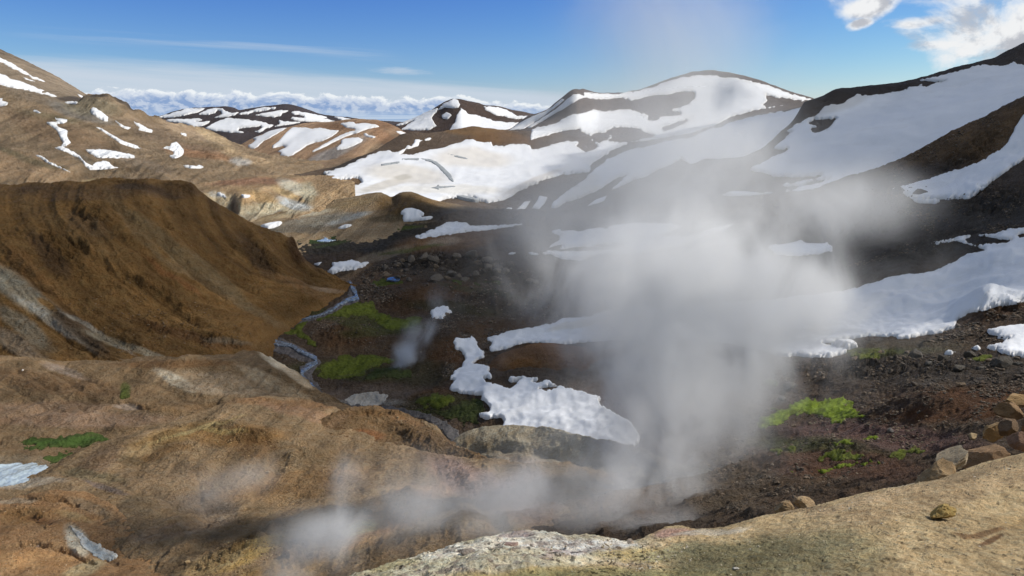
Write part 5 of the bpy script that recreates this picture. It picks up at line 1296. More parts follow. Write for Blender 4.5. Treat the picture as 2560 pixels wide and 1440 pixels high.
kw = dict(thick=0.35, rag=2.4, grow=8, group='snow lying along the misty valley')
V2 = (H6_((918, 1020), (960, 1020), (1050, 990), (1100, 965), (1200, 950), (1350, 925), (1500, 895), (1600, 850), (1700, 840), (1760, 840), (1860, 825), (1980, 780), (2160, 740))
      + G_((430, 620), (700, 610), (1100, 600), (1350, 570), (1400, 565), (1560, 545), (1600, 535), (1700, 510), (1800, 475), (1900, 455), (1980, 450), (2060, 435), (2130, 405), (2200, 370), (2240, 345), (2310, 330), (2340, 320), (2290, 300), (2190, 272), (2130, 280), (2080, 292), (2040, 282), (2130, 260), (2240, 238), (2400, 228), (2480, 203), (2560, 193), (2850, 130), (2850, 540),
           (2560, 608), (2400, 640), (2250, 675), (2200, 700), (2180, 750), (2110, 775), (2040, 790), (1930, 808), (1870, 812), (1830, 797), (1700, 797), (1560, 822), (1450, 838), (1580, 872), (1582, 887), (1500, 917), (1400, 917), (1250, 907), (1180, 902), (1100, 872), (900, 832), (700, 817), (400, 817), (250, 822), (0, 845))
      + H6_((1720, 1080), (1560, 1085), (1400, 1075), (1330, 1075), (1200, 1090), (1150, 1110), (1080, 1135), (1000, 1145), (940, 1140), (950, 1110), (970, 1070), (930, 1045)))
snow(S_val, V2, 'very long snow tongue crossing behind the steam from the right edge', name='snowfield', thick=0.3, rag=2.4, grow=8, group=None,
     holes=[G_((2240, 262), (2290, 238), (2340, 250), (2490, 266), (2460, 284), (2380, 284), (2300, 296), (2250, 282)), G_((2515, 240), (2560, 232), (2575, 245), (2540, 254))],
     blobs=[(1440, 815, 70, 10, 10, (0.66, 0.60, 0.48), 0.6), (2050, 835, 130, 9, 0, (0.5, 0.52, 0.54), 0.6)], rough_amp=0.08, rough_wl=9)
snow(S_val, G_((1490, 852), (1540, 836), (1600, 838), (1645, 855), (1600, 870), (1530, 870)), 'smooth oval ice slab at the melting edge of the long tongue', **{**kw, 'rag': 0.6, 'thick': 0.9})
snow(S_val, G_((2345, 765), (2400, 750), (2560, 735), (2850, 700), (2850, 1000), (2560, 918), (2500, 905), (2430, 890), (2343, 858), (2420, 840), (2490, 815), (2400, 810), (2420, 795), (2370, 790)), 'snow patch with a notch at the right picture edge above the boulders', **kw)
snow(S_val, G_((2112, 896), (2140, 880), (2182, 884), (2160, 900)), 'tiny snow remnant left of two in front of the dark boulders', **{**kw, 'rag': 0.5, 'thick': .4})
snow(S_val, G_((2268, 863), (2300, 856), (2324, 865), (2300, 875)), 'tiny snow remnant right of two in front of the dark boulders', **{**kw, 'rag': 0.4, 'thick': .4})
snow(S_val, G_((1130, 300), (1250, 280), (1330, 268), (1400, 285), (1480, 278), (1503, 300), (1503, 327), (1430, 347), (1300, 357), (1200, 347)), 'snow patch on black rubble right of the rising steam', **kw)
V7 = (H6_((1488, 65), (1600, 35), (1750, 20))
      + G_((150, 175), (300, 163), (450, 165), (600, 170), (675, 185), (640, 210), (560, 240), (700, 245), (850, 195), (965, 170), (920, 207), (780, 252), (680, 292), (540, 322), (400, 342), (200, 347))
      + H6_((1760, 332), (1620, 322), (1560, 302), (1500, 287), (1423, 277), (1428, 255), (1480, 240), (1620, 242), (1560, 225), (1592, 195), (1488, 212), (1500, 185), (1560, 150), (1592, 105), (1540, 90)))
snow(S_val, V7, 'broad flat snowfield behind the veil of steam in the middle', name='snowfield', holes=[H6_((1620, 238), (1700, 215), (1800, 213), (2000, 180), (2160, 168), (2160, 212), (1900, 238), (1750, 245))], **kw)
snow(S_val, H6_((1110, 270), (1150, 257), (1192, 260), (1160, 274)), 'left one of two small snow dashes above the boulder field', **{**kw, 'rag': 0.5, 'thick': .6})
snow(S_val, H6_((1292, 262), (1330, 253), (1393, 268), (1382, 280), (1330, 277)), 'right one of two small snow dashes above the boulder field', **{**kw, 'rag': 0.5, 'thick': .6})
snow(S_val, E_((1176, 325), (1240, 310), (1340, 265), (1380, 240), (1420, 222), (1500, 218), (1560, 228), (1600, 246), (1700, 250), (1850, 238), (2045, 230), (1960, 247), (1850, 267), (1740, 282), (1620, 294), (1560, 302), (1450, 317), (1300, 337), (1195, 350)),
     'pale snow wedge pointing left on the dark flat above the boulders', **kw)
snow(S_val, E_((533, 592), (570, 560), (570, 535), (620, 520), (690, 511), (745, 519), (780, 529), (855, 521), (820, 547), (740, 577), (640, 592), (570, 612)), 'rounded snow patch beside the foot of the brown hill', **{**kw, 'thick': 0.8})
snow(S_val, E_((425, 535), (497, 517), (462, 550)), 'small triangular snow scrap touching the brown hill', **{**kw, 'rag': 0.6})
snow(S_val, I4_((1650, 905), (1700, 870), (1770, 857), (1820, 865), (1862, 915), (1820, 935), (1780, 955), (1770, 975), (1700, 980), (1670, 1002), (1665, 940), (1650, 930)), 'isolated round snow cap in the middle of the dark valley', thick=0.5, rag=2.2, grow=6, rough_amp=0.3, rough_wl=1.6, group=None)

W1 = H2_((655, 30), (680, 15), (740, 18), (765, 8), (800, 20), (795, 55), (830, 90), (850, 125), (800, 150), (780, 170), (830, 180), (880, 190), (870, 220), (897, 245), (880, 262), (840, 258), (850, 285), (900, 295), (975, 320), (985, 300), (990, 325), (1040, 290), (1060, 270), (990, 290), (985, 270), (1000, 245), (1060, 242), (1100, 255), (1165, 253), (1170, 265), (1130, 285), (1175, 295), (1200, 270), (1240, 270), (1290, 305), (1350, 325), (1440, 345), (1537, 380), (1530, 400), (1548, 435), (1600, 460), (1680, 500), (1740, 550), (1780, 620), (1740, 690), (1560, 680), (1400, 640), (1300, 600), (1160, 590), (1000, 590), (945, 575), (955, 510), (940, 490), (860, 500), (815, 490), (806, 468), (870, 462), (875, 430), (850, 400), (825, 380), (825, 355), (770, 355), (690, 355), (680, 340), (628, 320), (640, 295), (670, 270), (638, 262), (640, 245), (680, 210), (710, 180), (725, 150), (720, 120), (700, 95), (665, 75))
snow(S_val, W1, 'broken snow bridge widening into a snowfield along the valley stream', name='snowfield', thick=0.5, rag=3.0, grow=4, mat=M_snow_near, rough_amp=0.12, rough_wl=4.5, group=None,
     holes=[H2_((1168, 326), (1210, 313), (1272, 311), (1265, 329), (1210, 340))])

# --- moss
def moss_mat(name, s):
    m = bpy.data.materials.new(name)
    m.use_nodes = True
    N = NT(m.node_tree)
    out = N.node('ShaderNodeOutputMaterial')
    p = N.node('ShaderNodeBsdfPrincipled')
    N.link(p.outputs[0], out.inputs[0])
    p.inputs['Roughness'].default_value = 0.95
    p.inputs['Specular IOR Level'].default_value = 0.1
    at = N.node('ShaderNodeAttribute', attribute_name='Col')
    g = N.node('ShaderNodeNewGeometry')
    n1 = N.noise(g.outputs['Position'], 1 / s, 5, 0.65, 0.6)
    n2 = N.noise(g.outputs['Position'], 9 / s, 5, 0.7)
    k = N.math('ADD', N.math('MULTIPLY', n1, 1.5), N.math('MULTIPLY', n2, 1.0))
    k = N.math('SUBTRACT', k, 0.30)
    c = N.mix(1.0, at.outputs['Color'], N.xyz(k, k, k), 'MULTIPLY')
    c = N.mix(N.sstep(n1, 0.56, 0.72, 0.0, 0.6), c, (0.055, 0.040, 0.025))
    N.link(c, p.inputs['Base Color'])
    b = N.node('ShaderNodeBump')
    b.inputs['Strength'].default_value = 0.9
    b.inputs['Distance'].default_value = s * 0.06
    N.link(N.math('ADD', n2, n1), b.inputs['Height'])
    N.link(b.outputs[0], p.inputs['Normal'])
    return m


M_moss = moss_mat('moss', 5.0)
M_moss_near = moss_mat('bright_moss', 1.8)
GM = (0.105, 0.125, 0.018)
GD = (0.045, 0.060, 0.018)
BR = (0.165, 0.225, 0.018)
MOSSES = [
    (S_val, M_moss, I4_((740, 890), (830, 840), (900, 815), (1000, 795), (1100, 790), (1130, 820), (1150, 880), (1250, 920), (1400, 960), (1560, 950), (1640, 955), (1560, 990), (1540, 1030), (1480, 1060), (1400, 1080), (1290, 1110), (1200, 1080), (1140, 1030), (1100, 1000), (1000, 970), (850, 965), (700, 960), (640, 985), (560, 1000), (500, 1010), (440, 1060), (480, 1100), (540, 1160), (575, 1190), (560, 1220), (500, 1210), (440, 1180), (380, 1150), (300, 1130), (250, 1100), (330, 1060), (400, 1020), (500, 975), (620, 940), (700, 915)), GM),
    (S_val, M_moss, H1_((1860, 190), (1950, 150), (2050, 120), (2200, 110), (2300, 120), (2400, 140), (2400, 170), (2260, 190), (2220, 210), (2180, 240), (2100, 265), (1980, 270), (1920, 240), (1890, 215)), GM),
    (S_val, M_moss, H1_((2250, 190), (2400, 180), (2480, 200), (2470, 250), (2200, 256)), GD),
    (S_val, M_moss_near, H3_((805, 550), (815, 500), (880, 440), (950, 425), (1010, 395), (1060, 375), (1190, 375), (1320, 350), (1385, 395), (1395, 460), (1470, 480), (1400, 510), (1250, 515), (1190, 480), (1100, 470), (1010, 480), (960, 520), (880, 545)), BR),
    (S_val, M_moss_near, H3_((1235, 637), (1350, 618), (1480, 596), (1555, 610), (1450, 632), (1300, 645)), BR),
    (S_val, M_moss_near, H3_((1175, 742), (1200, 700), (1300, 680), (1380, 690), (1445, 710), (1420, 742), (1350, 747), (1280, 752)), GM),
    (S_val, M_moss_near, H3_((1565, 722), (1620, 690), (1720, 673), (1815, 690), (1740, 707), (1650, 728)), GM),
    (S_val, M_moss_near, H3_((1155, 812), (1300, 763), (1380, 750), (1525, 762), (1400, 777), (1300, 792), (1230, 818)), BR),
    (S_val, M_moss_near, H3_((888, 800), (960, 790), (1015, 800), (960, 817), (900, 820)), BR),
    (S_val, M_moss_near, H3_((790, 255), (860, 248), (945, 300), (900, 322), (820, 312)), GM),
    (S_val, M_moss_near, H3_((885, 690), (1000, 663), (1085, 658), (1020, 692), (930, 702)), GM),
    (S_val, M_moss, H3_((1300, 122), (1340, 108), (1420, 88), (1500, 100), (1610, 120), (1520, 137), (1400, 132)), GM),
    (S_val, M_moss, H3_((2080, 140), (2150, 112), (2200, 118), (2170, 142), (2110, 158)), GM),
    (S_val, M_moss, H2_((380, 400), (440, 378), (560, 338), (640, 343), (690, 370), (650, 400), (600, 440), (520, 432), (440, 425)), GM),
    (S_val, M_moss, H2_((420, 440), (600, 440), (700, 380), (800, 375), (870, 430), (820, 470), (800, 520), (720, 540), (640, 500), (520, 460)), (0.04, 0.05, 0.015)),
    (S_tan, M_moss, H1_((75, 642), (250, 605), (400, 588), (540, 575), (620, 583), (685, 625), (560, 650), (480, 672), (440, 682), (330, 672), (200, 692), (130, 674), (200, 655)), (0.05, 0.085, 0.02)),
    (S_tan, M_moss, H1_((250, 732), (320, 700), (440, 688), (485, 705), (420, 742), (330, 778), (285, 762)), (0.05, 0.08, 0.02)),
    (S_val, M_moss, E_((690, 302), (900, 258), (1110, 238), (1060, 262), (900, 283), (760, 308)), (0.10, 0.13, 0.02)),
    (S_val, M_moss, E_((285, 340), (400, 328), (520, 343), (645, 360), (560, 382), (420, 377), (305, 367)), (0.05, 0.10, 0.03)),
    (S_val, M_moss, E_((855, 655), (950, 643), (1095, 660), (1080, 687), (980, 703), (865, 687)), (0.09, 0.11, 0.02)),
    (S_val, M_moss, E_((1440, 655), (1600, 660), (1820, 668), (1700, 678), (1500, 672)), (0.07, 0.09, 0.02)),
    (S_tan, M_moss, H1_((722, 310), (770, 305), (775, 340), (750, 380), (722, 375)), (0.07, 0.085, 0.02)),
]
for i, (S, m, poly, c) in enumerate(MOSSES):
    near = m is M_moss_near
    o = patch('moss', S, poly, m, thick=0.06, rag=9.0, rwl=18 if near else 26, grow=9, holes_amp=13.0, hole_wl=15.0, rimcol=(0.06, 0.055, 0.02), col=c, seed=300 + i,
              rough_amp=0.05, rough_wl=0.8 if near else 2.0)
    if o:
        tag(o, kind='stuff')

# --- water
def water_mat(name, tint, alpha=0.5, rough=0.06):
    m = bpy.data.materials.new(name)
    m.use_nodes = True
    N = NT(m.node_tree)
    out = N.node('ShaderNodeOutputMaterial')
    p = N.node('ShaderNodeBsdfPrincipled')
    N.link(p.outputs[0], out.inputs[0])
    g = N.node('ShaderNodeNewGeometry')
    n = N.noise(g.outputs['Position'], 1.3, 5, 0.65, 0.4)
    c = N.mix(N.sstep(n, 0.42, 0.62), tint, tuple(x * alpha for x in tint))
    N.link(c, p.inputs['Base Color'])
    p.inputs['Roughness'].default_value = rough
    p.inputs['Specular IOR Level'].default_value = 0.6
    b = N.node('ShaderNodeBump')
    b.inputs['Strength'].default_value = 0.25
    b.inputs['Distance'].default_value = 0.05
    N.link(n, b.inputs['Height'])
    N.link(b.outputs[0], p.inputs['Normal'])
    return m


def ribbon(pts, grow_=1.0):
    L, R = [], []
    pts = [(a_, b_, w_ * grow_) for a_, b_, w_ in pts]
    for i, (x, y, w) in enumerate(pts):
        x0, y0, _ = pts[max(0, i - 1)]
        x1, y1, _ = pts[min(len(pts) - 1, i + 1)]
        dx, dy = x1 - x0, y1 - y0
        l = math.hypot(dx, dy) + 1e-6
        nx, ny = -dy / l, dx / l
        L.append((x + nx * w * 0.5, y + ny * w * 0.5))
        R.append((x - nx * w * 0.5, y - ny * w * 0.5))
    return L + R[::-1]


M_stream = water_mat('stream_water', (0.17, 0.20, 0.24), 0.5, 0.18)
M_bed = earth_mat('grey_stream_gravel', 1.6, 0.9, 0.6)
bed = ribbon([(868, 700, 16), (880, 725, 22), (884, 745, 30), (850, 765, 13), (800, 792, 11), (740, 808, 10), (690, 820, 12), (655, 840, 26), (680, 860, 44), (725, 872, 34), (765, 890, 30), (785, 905, 34), (765, 925, 36), (765, 950, 34), (785, 975, 34), (800, 1000, 34), (860, 1020, 24)])
o = patch('stream_bed', S_val, bed, M_bed, thick=0.10, rag=4, rwl=14, grow=4, col=(0.115, 0.105, 0.105), seed=401)
tag(o, kind='structure')
o = patch('stream_bed', S_val, ribbon([(860, 1020, 20), (960, 1022, 16), (1060, 1040, 16), (1105, 1062, 26), (1130, 1085, 34), (1145, 1110, 30)]), M_bed, thick=0.10, rag=4, rwl=14, grow=4, col=(0.10, 0.095, 0.095), seed=402)
tag(o, kind='structure')
st = ribbon([(874, 706, 5), (879, 718, 6), (887, 733, 10), (893, 746, 14), (870, 753, 9), (848, 763, 6), (828, 778, 5), (805, 788, 5), (770, 797, 5), (735, 806, 5), (700, 817, 5), (672, 828, 5), (660, 842, 8), (678, 856, 14), (705, 862, 11), (728, 866, 8), (748, 880, 8), (772, 890, 9), (788, 898, 10), (792, 908, 9), (770, 918, 12), (755, 930, 12), (756, 944, 9), (770, 958, 8), (784, 972, 8), (792, 988, 8), (806, 1004, 10), (830, 1014, 8)], 1.0)
o = patch('stream', S_val, st, M_stream, thick=0.06, lift=0.32, rag=1.6, rwl=9, grow=3, col=(0.3, 0.3, 0.3), seed=403, rough_amp=0.05, rough_wl=1.5)
tag(o, kind='structure')
M_pool = water_mat('pool_water', (0.05, 0.07, 0.10), 0.9, 0.02)
M_milk = water_mat('milky_water', (0.46, 0.54, 0.58), 0.8, 0.15)
o = patch('pool', S_val, E_((968, 668), (1000, 637), (1044, 636), (1072, 660), (1044, 676)), M_pool, thick=0.02, lift=0.45, rag=1.0, grow=3, flat=1.0, seed=404)
tag(o, kind='structure')
o = patch('pool', S_val, E_((450, 366), (520, 357), (596, 361), (540, 373), (470, 373)), M_milk, thick=0.02, lift=0.4, rag=0.5, grow=3, flat=0.9, seed=405)
tag(o, kind='structure')
o = patch('pool', S_tan, H1_((-60, 790), (100, 786), (280, 800), (356, 820), (300, 853), (200, 884), (110, 908), (-60, 922)), M_milk, thick=0.02, lift=0.25, rag=3, grow=3, flat=0.35, seed=406)
tag(o, kind='structure')

# --- mineral crusts
M_crust = earth_mat('mineral_crust', 3.0, 0.8, 0.35)
for i, (S, poly, c, bl) in enumerate([
    (S_orange, H1_((398, 1128), (440, 1145), (500, 1185), (560, 1235), (640, 1280), (710, 1320), (650, 1345), (560, 1320), (500, 1270), (460, 1210)), (0.60, 0.60, 0.56), [(235, 1380, 40, 12, -40, (0.30, 0.35, 0.38), 0.9), (265, 1395, 40, 14, -20, (0.36, 0.40, 0.42), 0.8)]),
    (S_val, H2_((0, 380), (60, 350), (160, 330), (260, 360), (240, 410), (160, 430), (40, 430)), (0.42, 0.40, 0.36), []),
    (S_val, H6_((0, 430), (90, 445), (60, 470), (-20, 470)), (0.2, 0.15, 0.1), []),
]):
    o = patch('mineral_crust', S, poly, M_crust, thick=0.05, lift=0.03, rag=5, rwl=16, grow=4, col=c, blobs=bl, seed=420 + i)
    if o:
        tag(o, kind='stuff')

# ------------------------------------------------------------------ rocks
M_rock = earth_mat('dark_rock', 1.6, 0.9, 0.6)
M_rock_near = earth_mat('tan_rock', 0.25, 0.8, 0.45)
rng = np.random.default_rng(11)


def ico(sub):
    import bmesh
    bm = bmesh.new()
    bmesh.ops.create_icosphere(bm, subdivisions=sub, radius=1.0)
    V = np.array([v.co[:] for v in bm.verts])
    Fc = np.array([[v.index for v in f.verts] for f in bm.faces])
    bm.free()
    return V, Fc


ICO = {k: ico(k) for k in (1, 2, 3, 4)}


def rock_shape(sub, r, cuts=9, rough=0.08, sq=(1, 1, 0.75), seed=0):
    V, Fc = ICO[sub]
    V = V.copy()
    for _ in range(cuts):
        n = r.normal(size=3)
        n /= np.linalg.norm(n)
        d = r.uniform(0.45, 0.8)
        ex = np.maximum(0, V @ n - d)
        V -= ex[:, None] * n[None, :] * 0.92
    if rough:
        k = 1 + rough * fbm(V[:, 0] * 1.7 + seed, V[:, 1] * 1.7, V[:, 2] * 1.7, 4, seed)
        V *= k[:, None]
    V *= np.array(sq)
    return V, Fc


def rotm(r, tilt=0.35):
    a = r.uniform(0, 2 * math.pi)
    b, c = r.uniform(-tilt, tilt, 2)
    ca, sa = math.cos(a), math.sin(a)
    Rz = np.array([[ca, -sa, 0], [sa, ca, 0], [0, 0, 1]])
    Rx = np.array([[1, 0, 0], [0, math.cos(b), -math.sin(b)], [0, math.sin(b), math.cos(b)]])
    Ry = np.array([[math.cos(c), 0, math.sin(c)], [0, 1, 0], [-math.sin(c), 0, math.cos(c)]])
    return Rz @ Rx @ Ry


PROTO = []
for k in range(14):
    V, Fc = rock_shape(3, rng, cuts=int(rng.integers(14, 24)), rough=0.10, sq=(1, rng.uniform(0.7, 0.95), rng.uniform(0.6, 0.85)), seed=k * 3 + 1)
    PROTO.append((V, Fc))


def find(S, px, py):
    n = S.ncrest + 1
    d = (S.px[:n] - px) ** 2 + (S.py[:n] - py) ** 2
    i = np.unravel_index(np.argmin(d), d.shape)
    return S.V[i]


_protome = {}


def boulder(S, px, py, wpx, label, group, col=(0.09, 0.08, 0.07), name='boulder', k=None, sink=0.25, mat=None, hf=1.0):
    p = find(S, px, py)
    s = wpx / F * p[1] * 0.5
    k = int(rng.integers(0, len(PROTO))) if k is None else k
    key = (k, col, mat)
    if key not in _protome:
        V, Fc = PROTO[k]
        o = mesh_obj(name, V, Fc, mat or M_rock, np.tile(col, (len(V), 1)), smooth=False)
        _protome[key] = o.data
    else:
        o = bpy.data.objects.new(name, _protome[key])
        COL.objects.link(o)
    o.scale = (s, s, s * hf)
    o.rotation_euler = (rng.uniform(-0.3, 0.3), rng.uniform(-0.3, 0.3), rng.uniform(0, 6.28))
    o.location = (p[0], p[1], p[2] + s * hf * (0.62 - sink) * 0.5)
    tag(o, label, 'boulder', group)
    return o


# boulders one can tell apart
DK = (0.115, 0.105, 0.09)
g = 'dark boulders below the long snow tongue'
for (x, y, w, k, lab) in [
        (2165, 975, 62, 3, None), (2500, 915, 72, 5, 'largest slanting dark boulder at the right edge below the snow'),
        (2290, 895, 60, 2, 'long flat topped dark boulder in the row below the snow tongue'),
        (2325, 915, 44, 7, 'squat dark boulder in front of the flat topped one'),
        (2360, 900, 46, 1, 'dark boulder in the middle of the row below two snow remnants'),
        (2395, 925, 40, 9, 'smooth grey boulder low in the row below the snow'),
        (2430, 895, 44, 4, 'mossy dark boulder left of the largest slanting one'),
        (2455, 925, 36, 11, 'blunt grey boulder at the foot of the largest slanting one'),
        (2545, 915, 40, 6, 'dark boulder cut by the right picture edge')]:
    if lab:
        boulder(S_val, x, y, w, lab, g, DK, k=k)
boulder(S_val, 1975, 972, 56, 'dark boulder just behind the bright green moss', 'two boulders behind the bright moss', DK, k=3)
boulder(S_val, 1958, 1000, 36, 'smaller leaning dark boulder left behind the bright green moss', 'two boulders behind the bright moss', DK, k=8)
boulder(S_val, 2228, 1078, 28, 'smooth grey boulder on the reddish ground right of the bright moss', None, (0.17, 0.155, 0.14), k=10)
boulder(S_val, 2245, 488, 60, 'black boulder pile at the lower end of the curved snow band', None, (0.05, 0.045, 0.042), k=2)
boulder(S_val, 2300, 492, 50, 'second black boulder beside the pile under the curved snow band', None, (0.05, 0.045, 0.042), k=5)
boulder(S_val, 1128, 718, 12, 'small pale reddish boulder alone on the brown slope', None, (0.20, 0.13, 0.09), k=6)
boulder(S_val, 1180, 722, 17, 'rounded grey boulder alone right of the reddish one', None, (0.12, 0.10, 0.08), k=4)
boulder(S_val, 1334, 798, 14, 'lone upright boulder above the tip of the long snow tongue', None, (0.14, 0.11, 0.08), k=0)
boulder(S_val, 1216, 875, 20, 'dark round boulder in the gap between two snow ends', None, (0.09, 0.06, 0.035), k=1)
for (x, y, w, k, lab) in [
        (1060, 655, 46, 1, 'big dark angular boulder at the upper left of the boulder field'),
        (1088, 658, 34, 4, 'dark angular boulder just right of the big one at upper left of the field'),
        (1028, 652, 24, 6, 'brown boulder left of the big angular one in the boulder field'),
        (1180, 640, 34, 8, 'pointed dark boulder on the top edge of the boulder field'),
        (1140, 648, 30, 2, 'broad dark boulder on the top edge of the boulder field'),
        (1220, 655, 34, 3, 'tall dark boulder at the upper right of the boulder field'),
        (1130, 690, 28, 9, 'upright grey boulder in the lower middle of the boulder field'),
        (1190, 690, 26, 5, 'rounded grey boulder right of the upright one in the field'),
        (1245, 680, 24, 7, 'light brown cracked boulder at the right of the field'),
        (1266, 680, 24, 10, 'rounded light boulder rightmost in the boulder field'),
        (1090, 702, 34, 11, 'smooth slab like grey boulder low in the boulder field'),
        (1160, 700, 22, 12, 'squat grey boulder at the lower edge of the boulder field'),
        (1218, 672, 26, 0, 'flat topped grey boulder inside the boulder field'),
        (1300, 800, 26, 3, None)]:
    if lab:
        boulder(S_val, x, y, w * 1.35, lab, 'big boulders of the boulder field', (0.17, 0.145, 0.115), k=k)


def scatter_things(S, poly, n, lo, hi, label, group, cols, excl=()):
    m = S.ncrest + 1
    inside = in_poly(S.px[:m], S.py[:m], poly)
    for e in excl:
        inside &= ~in_poly(S.px[:m], S.py[:m], e)
    ii = np.argwhere(inside)
    for _ in range(n):
        i, j = ii[rng.integers(len(ii))]
        w = lo + (hi - lo) * rng.random() ** 2.2
        boulder(S, S.px[i, j], S.py[i, j], w, label, group, cols[int(rng.integers(len(cols)))])


D3 = [(0.15, 0.125, 0.098), (0.19, 0.145, 0.10), (0.11, 0.095, 0.08)]
SNOWS = [V2, W1, V7]
scatter_things(S_val, [(960, 660), (1010, 638), (1080, 630), (1280, 650), (1330, 700), (1400, 720), (1380, 740), (1280, 700), (1150, 712), (1060, 712), (980, 700), (900, 690)], 70, 12, 30,
               'one of the angular stones crowding the boulder field beside the blue pool', 'stones of the boulder field', D3)
scatter_things(S_val, [(1120, 760), (1180, 735), (1300, 745), (1420, 770), (1400, 800), (1280, 800), (1150, 830), (1080, 830), (1050, 800)], 34, 7, 18,
               'one of the stones on the dark hump behind the round snow cap', 'stones on the dark hump', D3, SNOWS)
scatter_things(S_val, [(1930, 900), (2100, 880), (2560, 880), (2600, 960), (2350, 970), (2100, 970), (1960, 960)], 42, 12, 30,
               'one of the dark stones strewn below the snow and the boulder row', 'stones strewn below the boulder row', D3, SNOWS)
scatter_things(S_val, [(2000, 1000), (2560, 970), (2580, 1060), (2300, 1130), (2000, 1230), (1850, 1220)], 30, 8, 20,
               'one of the small dark stones on the reddish slope behind the rim', 'stones on the reddish slope', D3)
scatter_things(S_val, [(2390, 800), (2420, 775), (2560, 755), (2600, 820), (2480, 850), (2300, 860)], 16, 10, 26,
               'one of the brown stones on the bank between the two snow edges', 'stones on the bank by the snow', D3, SNOWS)
scatter_things(S_brown, [(360, 760), (480, 740), (560, 810), (640, 850), (500, 880), (300, 830)], 22, 4, 11,
               'one of the brown stones fallen on the lower slope of the brown hill', 'stones fallen on the brown hill', [(0.17, 0.115, 0.065), (0.22, 0.155, 0.09)])
scatter_things(S_near, [(480, 1060), (700, 1090), (720, 1130), (520, 1120)], 14, 4, 11, 'one of the small stones on top of the near brown hill', 'stones on the near brown hill', [(0.25, 0.165, 0.085)])
boulder(S_near, 668, 1183, 15, 'pale single stone on the slope right of the faint steam', None, (0.36, 0.28, 0.19), k=4)
boulder(S_orange, 96, 1366, 18, 'pale pink stone on the orange hill in the lower left corner', None, (0.46, 0.32, 0.22), k=6)
boulder(S_orange, 105, 1303, 26, 'dark hollow sided clod on top of the orange hill', None, (0.20, 0.11, 0.055), k=1)
boulder(S_near, 453, 1395, 17, 'dark stone beside a pale one at the bottom edge', None, (0.12, 0.09, 0.06), k=3)
boulder(S_near, 470, 1408, 24, 'pale tan stone resting by a dark one at the bottom edge', None, (0.40, 0.29, 0.16), k=5)
boulder(S_tan, 58, 927, 10, 'tiny white stone on the dark tan ridge at far left', None, (0.6, 0.56, 0.5), k=2)


# loose stones nobody could count
def gravel(name, S, regions, sub, cols, mat, excl=()):
    Vs, Fs, Cs = [], [], []
    off = 0
    m = S.ncrest + 1
    r = np.random.default_rng(5)
    shapes = [rock_shape(sub, r, cuts=5, rough=0.0, sq=(1, r.uniform(.6, 1), r.uniform(.5, .8))) for _ in range(10)]
    for (poly, n, lo, hi) in regions:
        inside = in_poly(S.px[:m], S.py[:m], poly)
        for e in excl:
            inside &= ~in_poly(S.px[:m], S.py[:m], e)
        ii = np.argwhere(inside)
        cl = fbm(S.px[:m] / 40, S.py[:m] / 22, S.px[:m] * 0, 3, 77)
        pr = np.clip(cl[ii[:, 0], ii[:, 1]] + 0.25, 0.02, 1) ** 1.5
        pr /= pr.sum()
        for q in r.choice(len(ii), n, p=pr):
            i, j = ii[q]
            p = S.V[i, j]
            w = (lo + (hi - lo) * r.random() ** 3) / F * p[1] * 0.5
            V, Fc = shapes[int(r.integers(10))]
            Vs.append((V @ rotm(r).T) * w + p + np.array([0, 0, w * 0.25]))
            Fs.append(Fc + off)
            Cs.append(np.tile(np.array(cols[int(r.integers(len(cols)))]) * r.uniform(0.7, 1.3), (len(V), 1)))
            off += len(V)
    o = mesh_obj(name, np.concatenate(Vs), np.concatenate(Fs), mat, np.concatenate(Cs), smooth=False)
    tag(o, kind='stuff')
    return o


gravel('scree', S_val, [
    ([(900, 680), (960, 655), (1080, 630), (1290, 650), (1350, 700), (1440, 760), (1400, 810), (1250, 800), (1120, 840), (1040, 830), (1100, 760), (1000, 750), (900, 770)], 3000, 3, 9),
    ([(900, 740), (1060, 720), (1180, 860), (1160, 960), (1050, 960), (900, 870), (760, 850)], 1200, 2, 7),
    ([(1150, 830), (1400, 800), (1420, 860), (1240, 850), (1200, 960), (1100, 940)], 800, 2.5, 8),
    ([(1900, 900), (2600, 880), (2600, 990), (2000, 1010)], 1700, 4, 15),
    ([(1900, 1010), (2600, 980), (2600, 1080), (2300, 1130), (1900, 1280), (1700, 1290), (1800, 1100)], 2600, 4, 14),
    ([(2300, 860), (2420, 770), (2600, 740), (2600, 860), (2450, 860)], 700, 4, 14),
    ([(2050, 690), (2330, 590), (2150, 470), (2560, 450), (2600, 560), (2330, 620)], 2600, 3, 9),
    ([(2240, 470), (2200, 430), (2560, 240), (2600, 330), (2400, 450)], 900, 2.5, 8),
    ([(640, 830), (780, 800), (880, 740), (800, 900), (820, 1010), (960, 1000), (1140, 980), (1120, 1060), (860, 1040), (740, 930)], 700, 2.5, 7),
    ([(1250, 620), (1700, 540), (1700, 760), (1400, 760)], 900, 3, 8),
], 1, [(0.13, 0.108, 0.085), (0.17, 0.13, 0.095), (0.09, 0.078, 0.065), (0.20, 0.16, 0.12)], M_rock, SNOWS + [m_[2] for m_ in MOSSES if m_[0] is S_val])
gravel('loose_stones', S_brown, [
    ([(330, 700), (480, 740), (640, 840), (520, 890), (200, 880), (60, 880), (0, 800)], 900, 2, 6),
    ([(0, 480), (460, 470), (740, 610), (860, 700), (600, 800), (300, 700), (0, 600)], 600, 1.5, 4.5)],
    1, [(0.19, 0.12, 0.065), (0.14, 0.09, 0.05), (0.25, 0.18, 0.11)], M_rock)
gravel('loose_stones', S_near, [
    ([(460, 1440), (560, 1350), (700, 1320), (760, 1360), (600, 1440)], 500, 3, 9),
    ([(420, 1060), (740, 1040), (760, 1140), (420, 1140)], 500, 2, 6)],
    1, [(0.34, 0.24, 0.12), (0.42, 0.32, 0.17), (0.24, 0.15, 0.08)], M_rock)
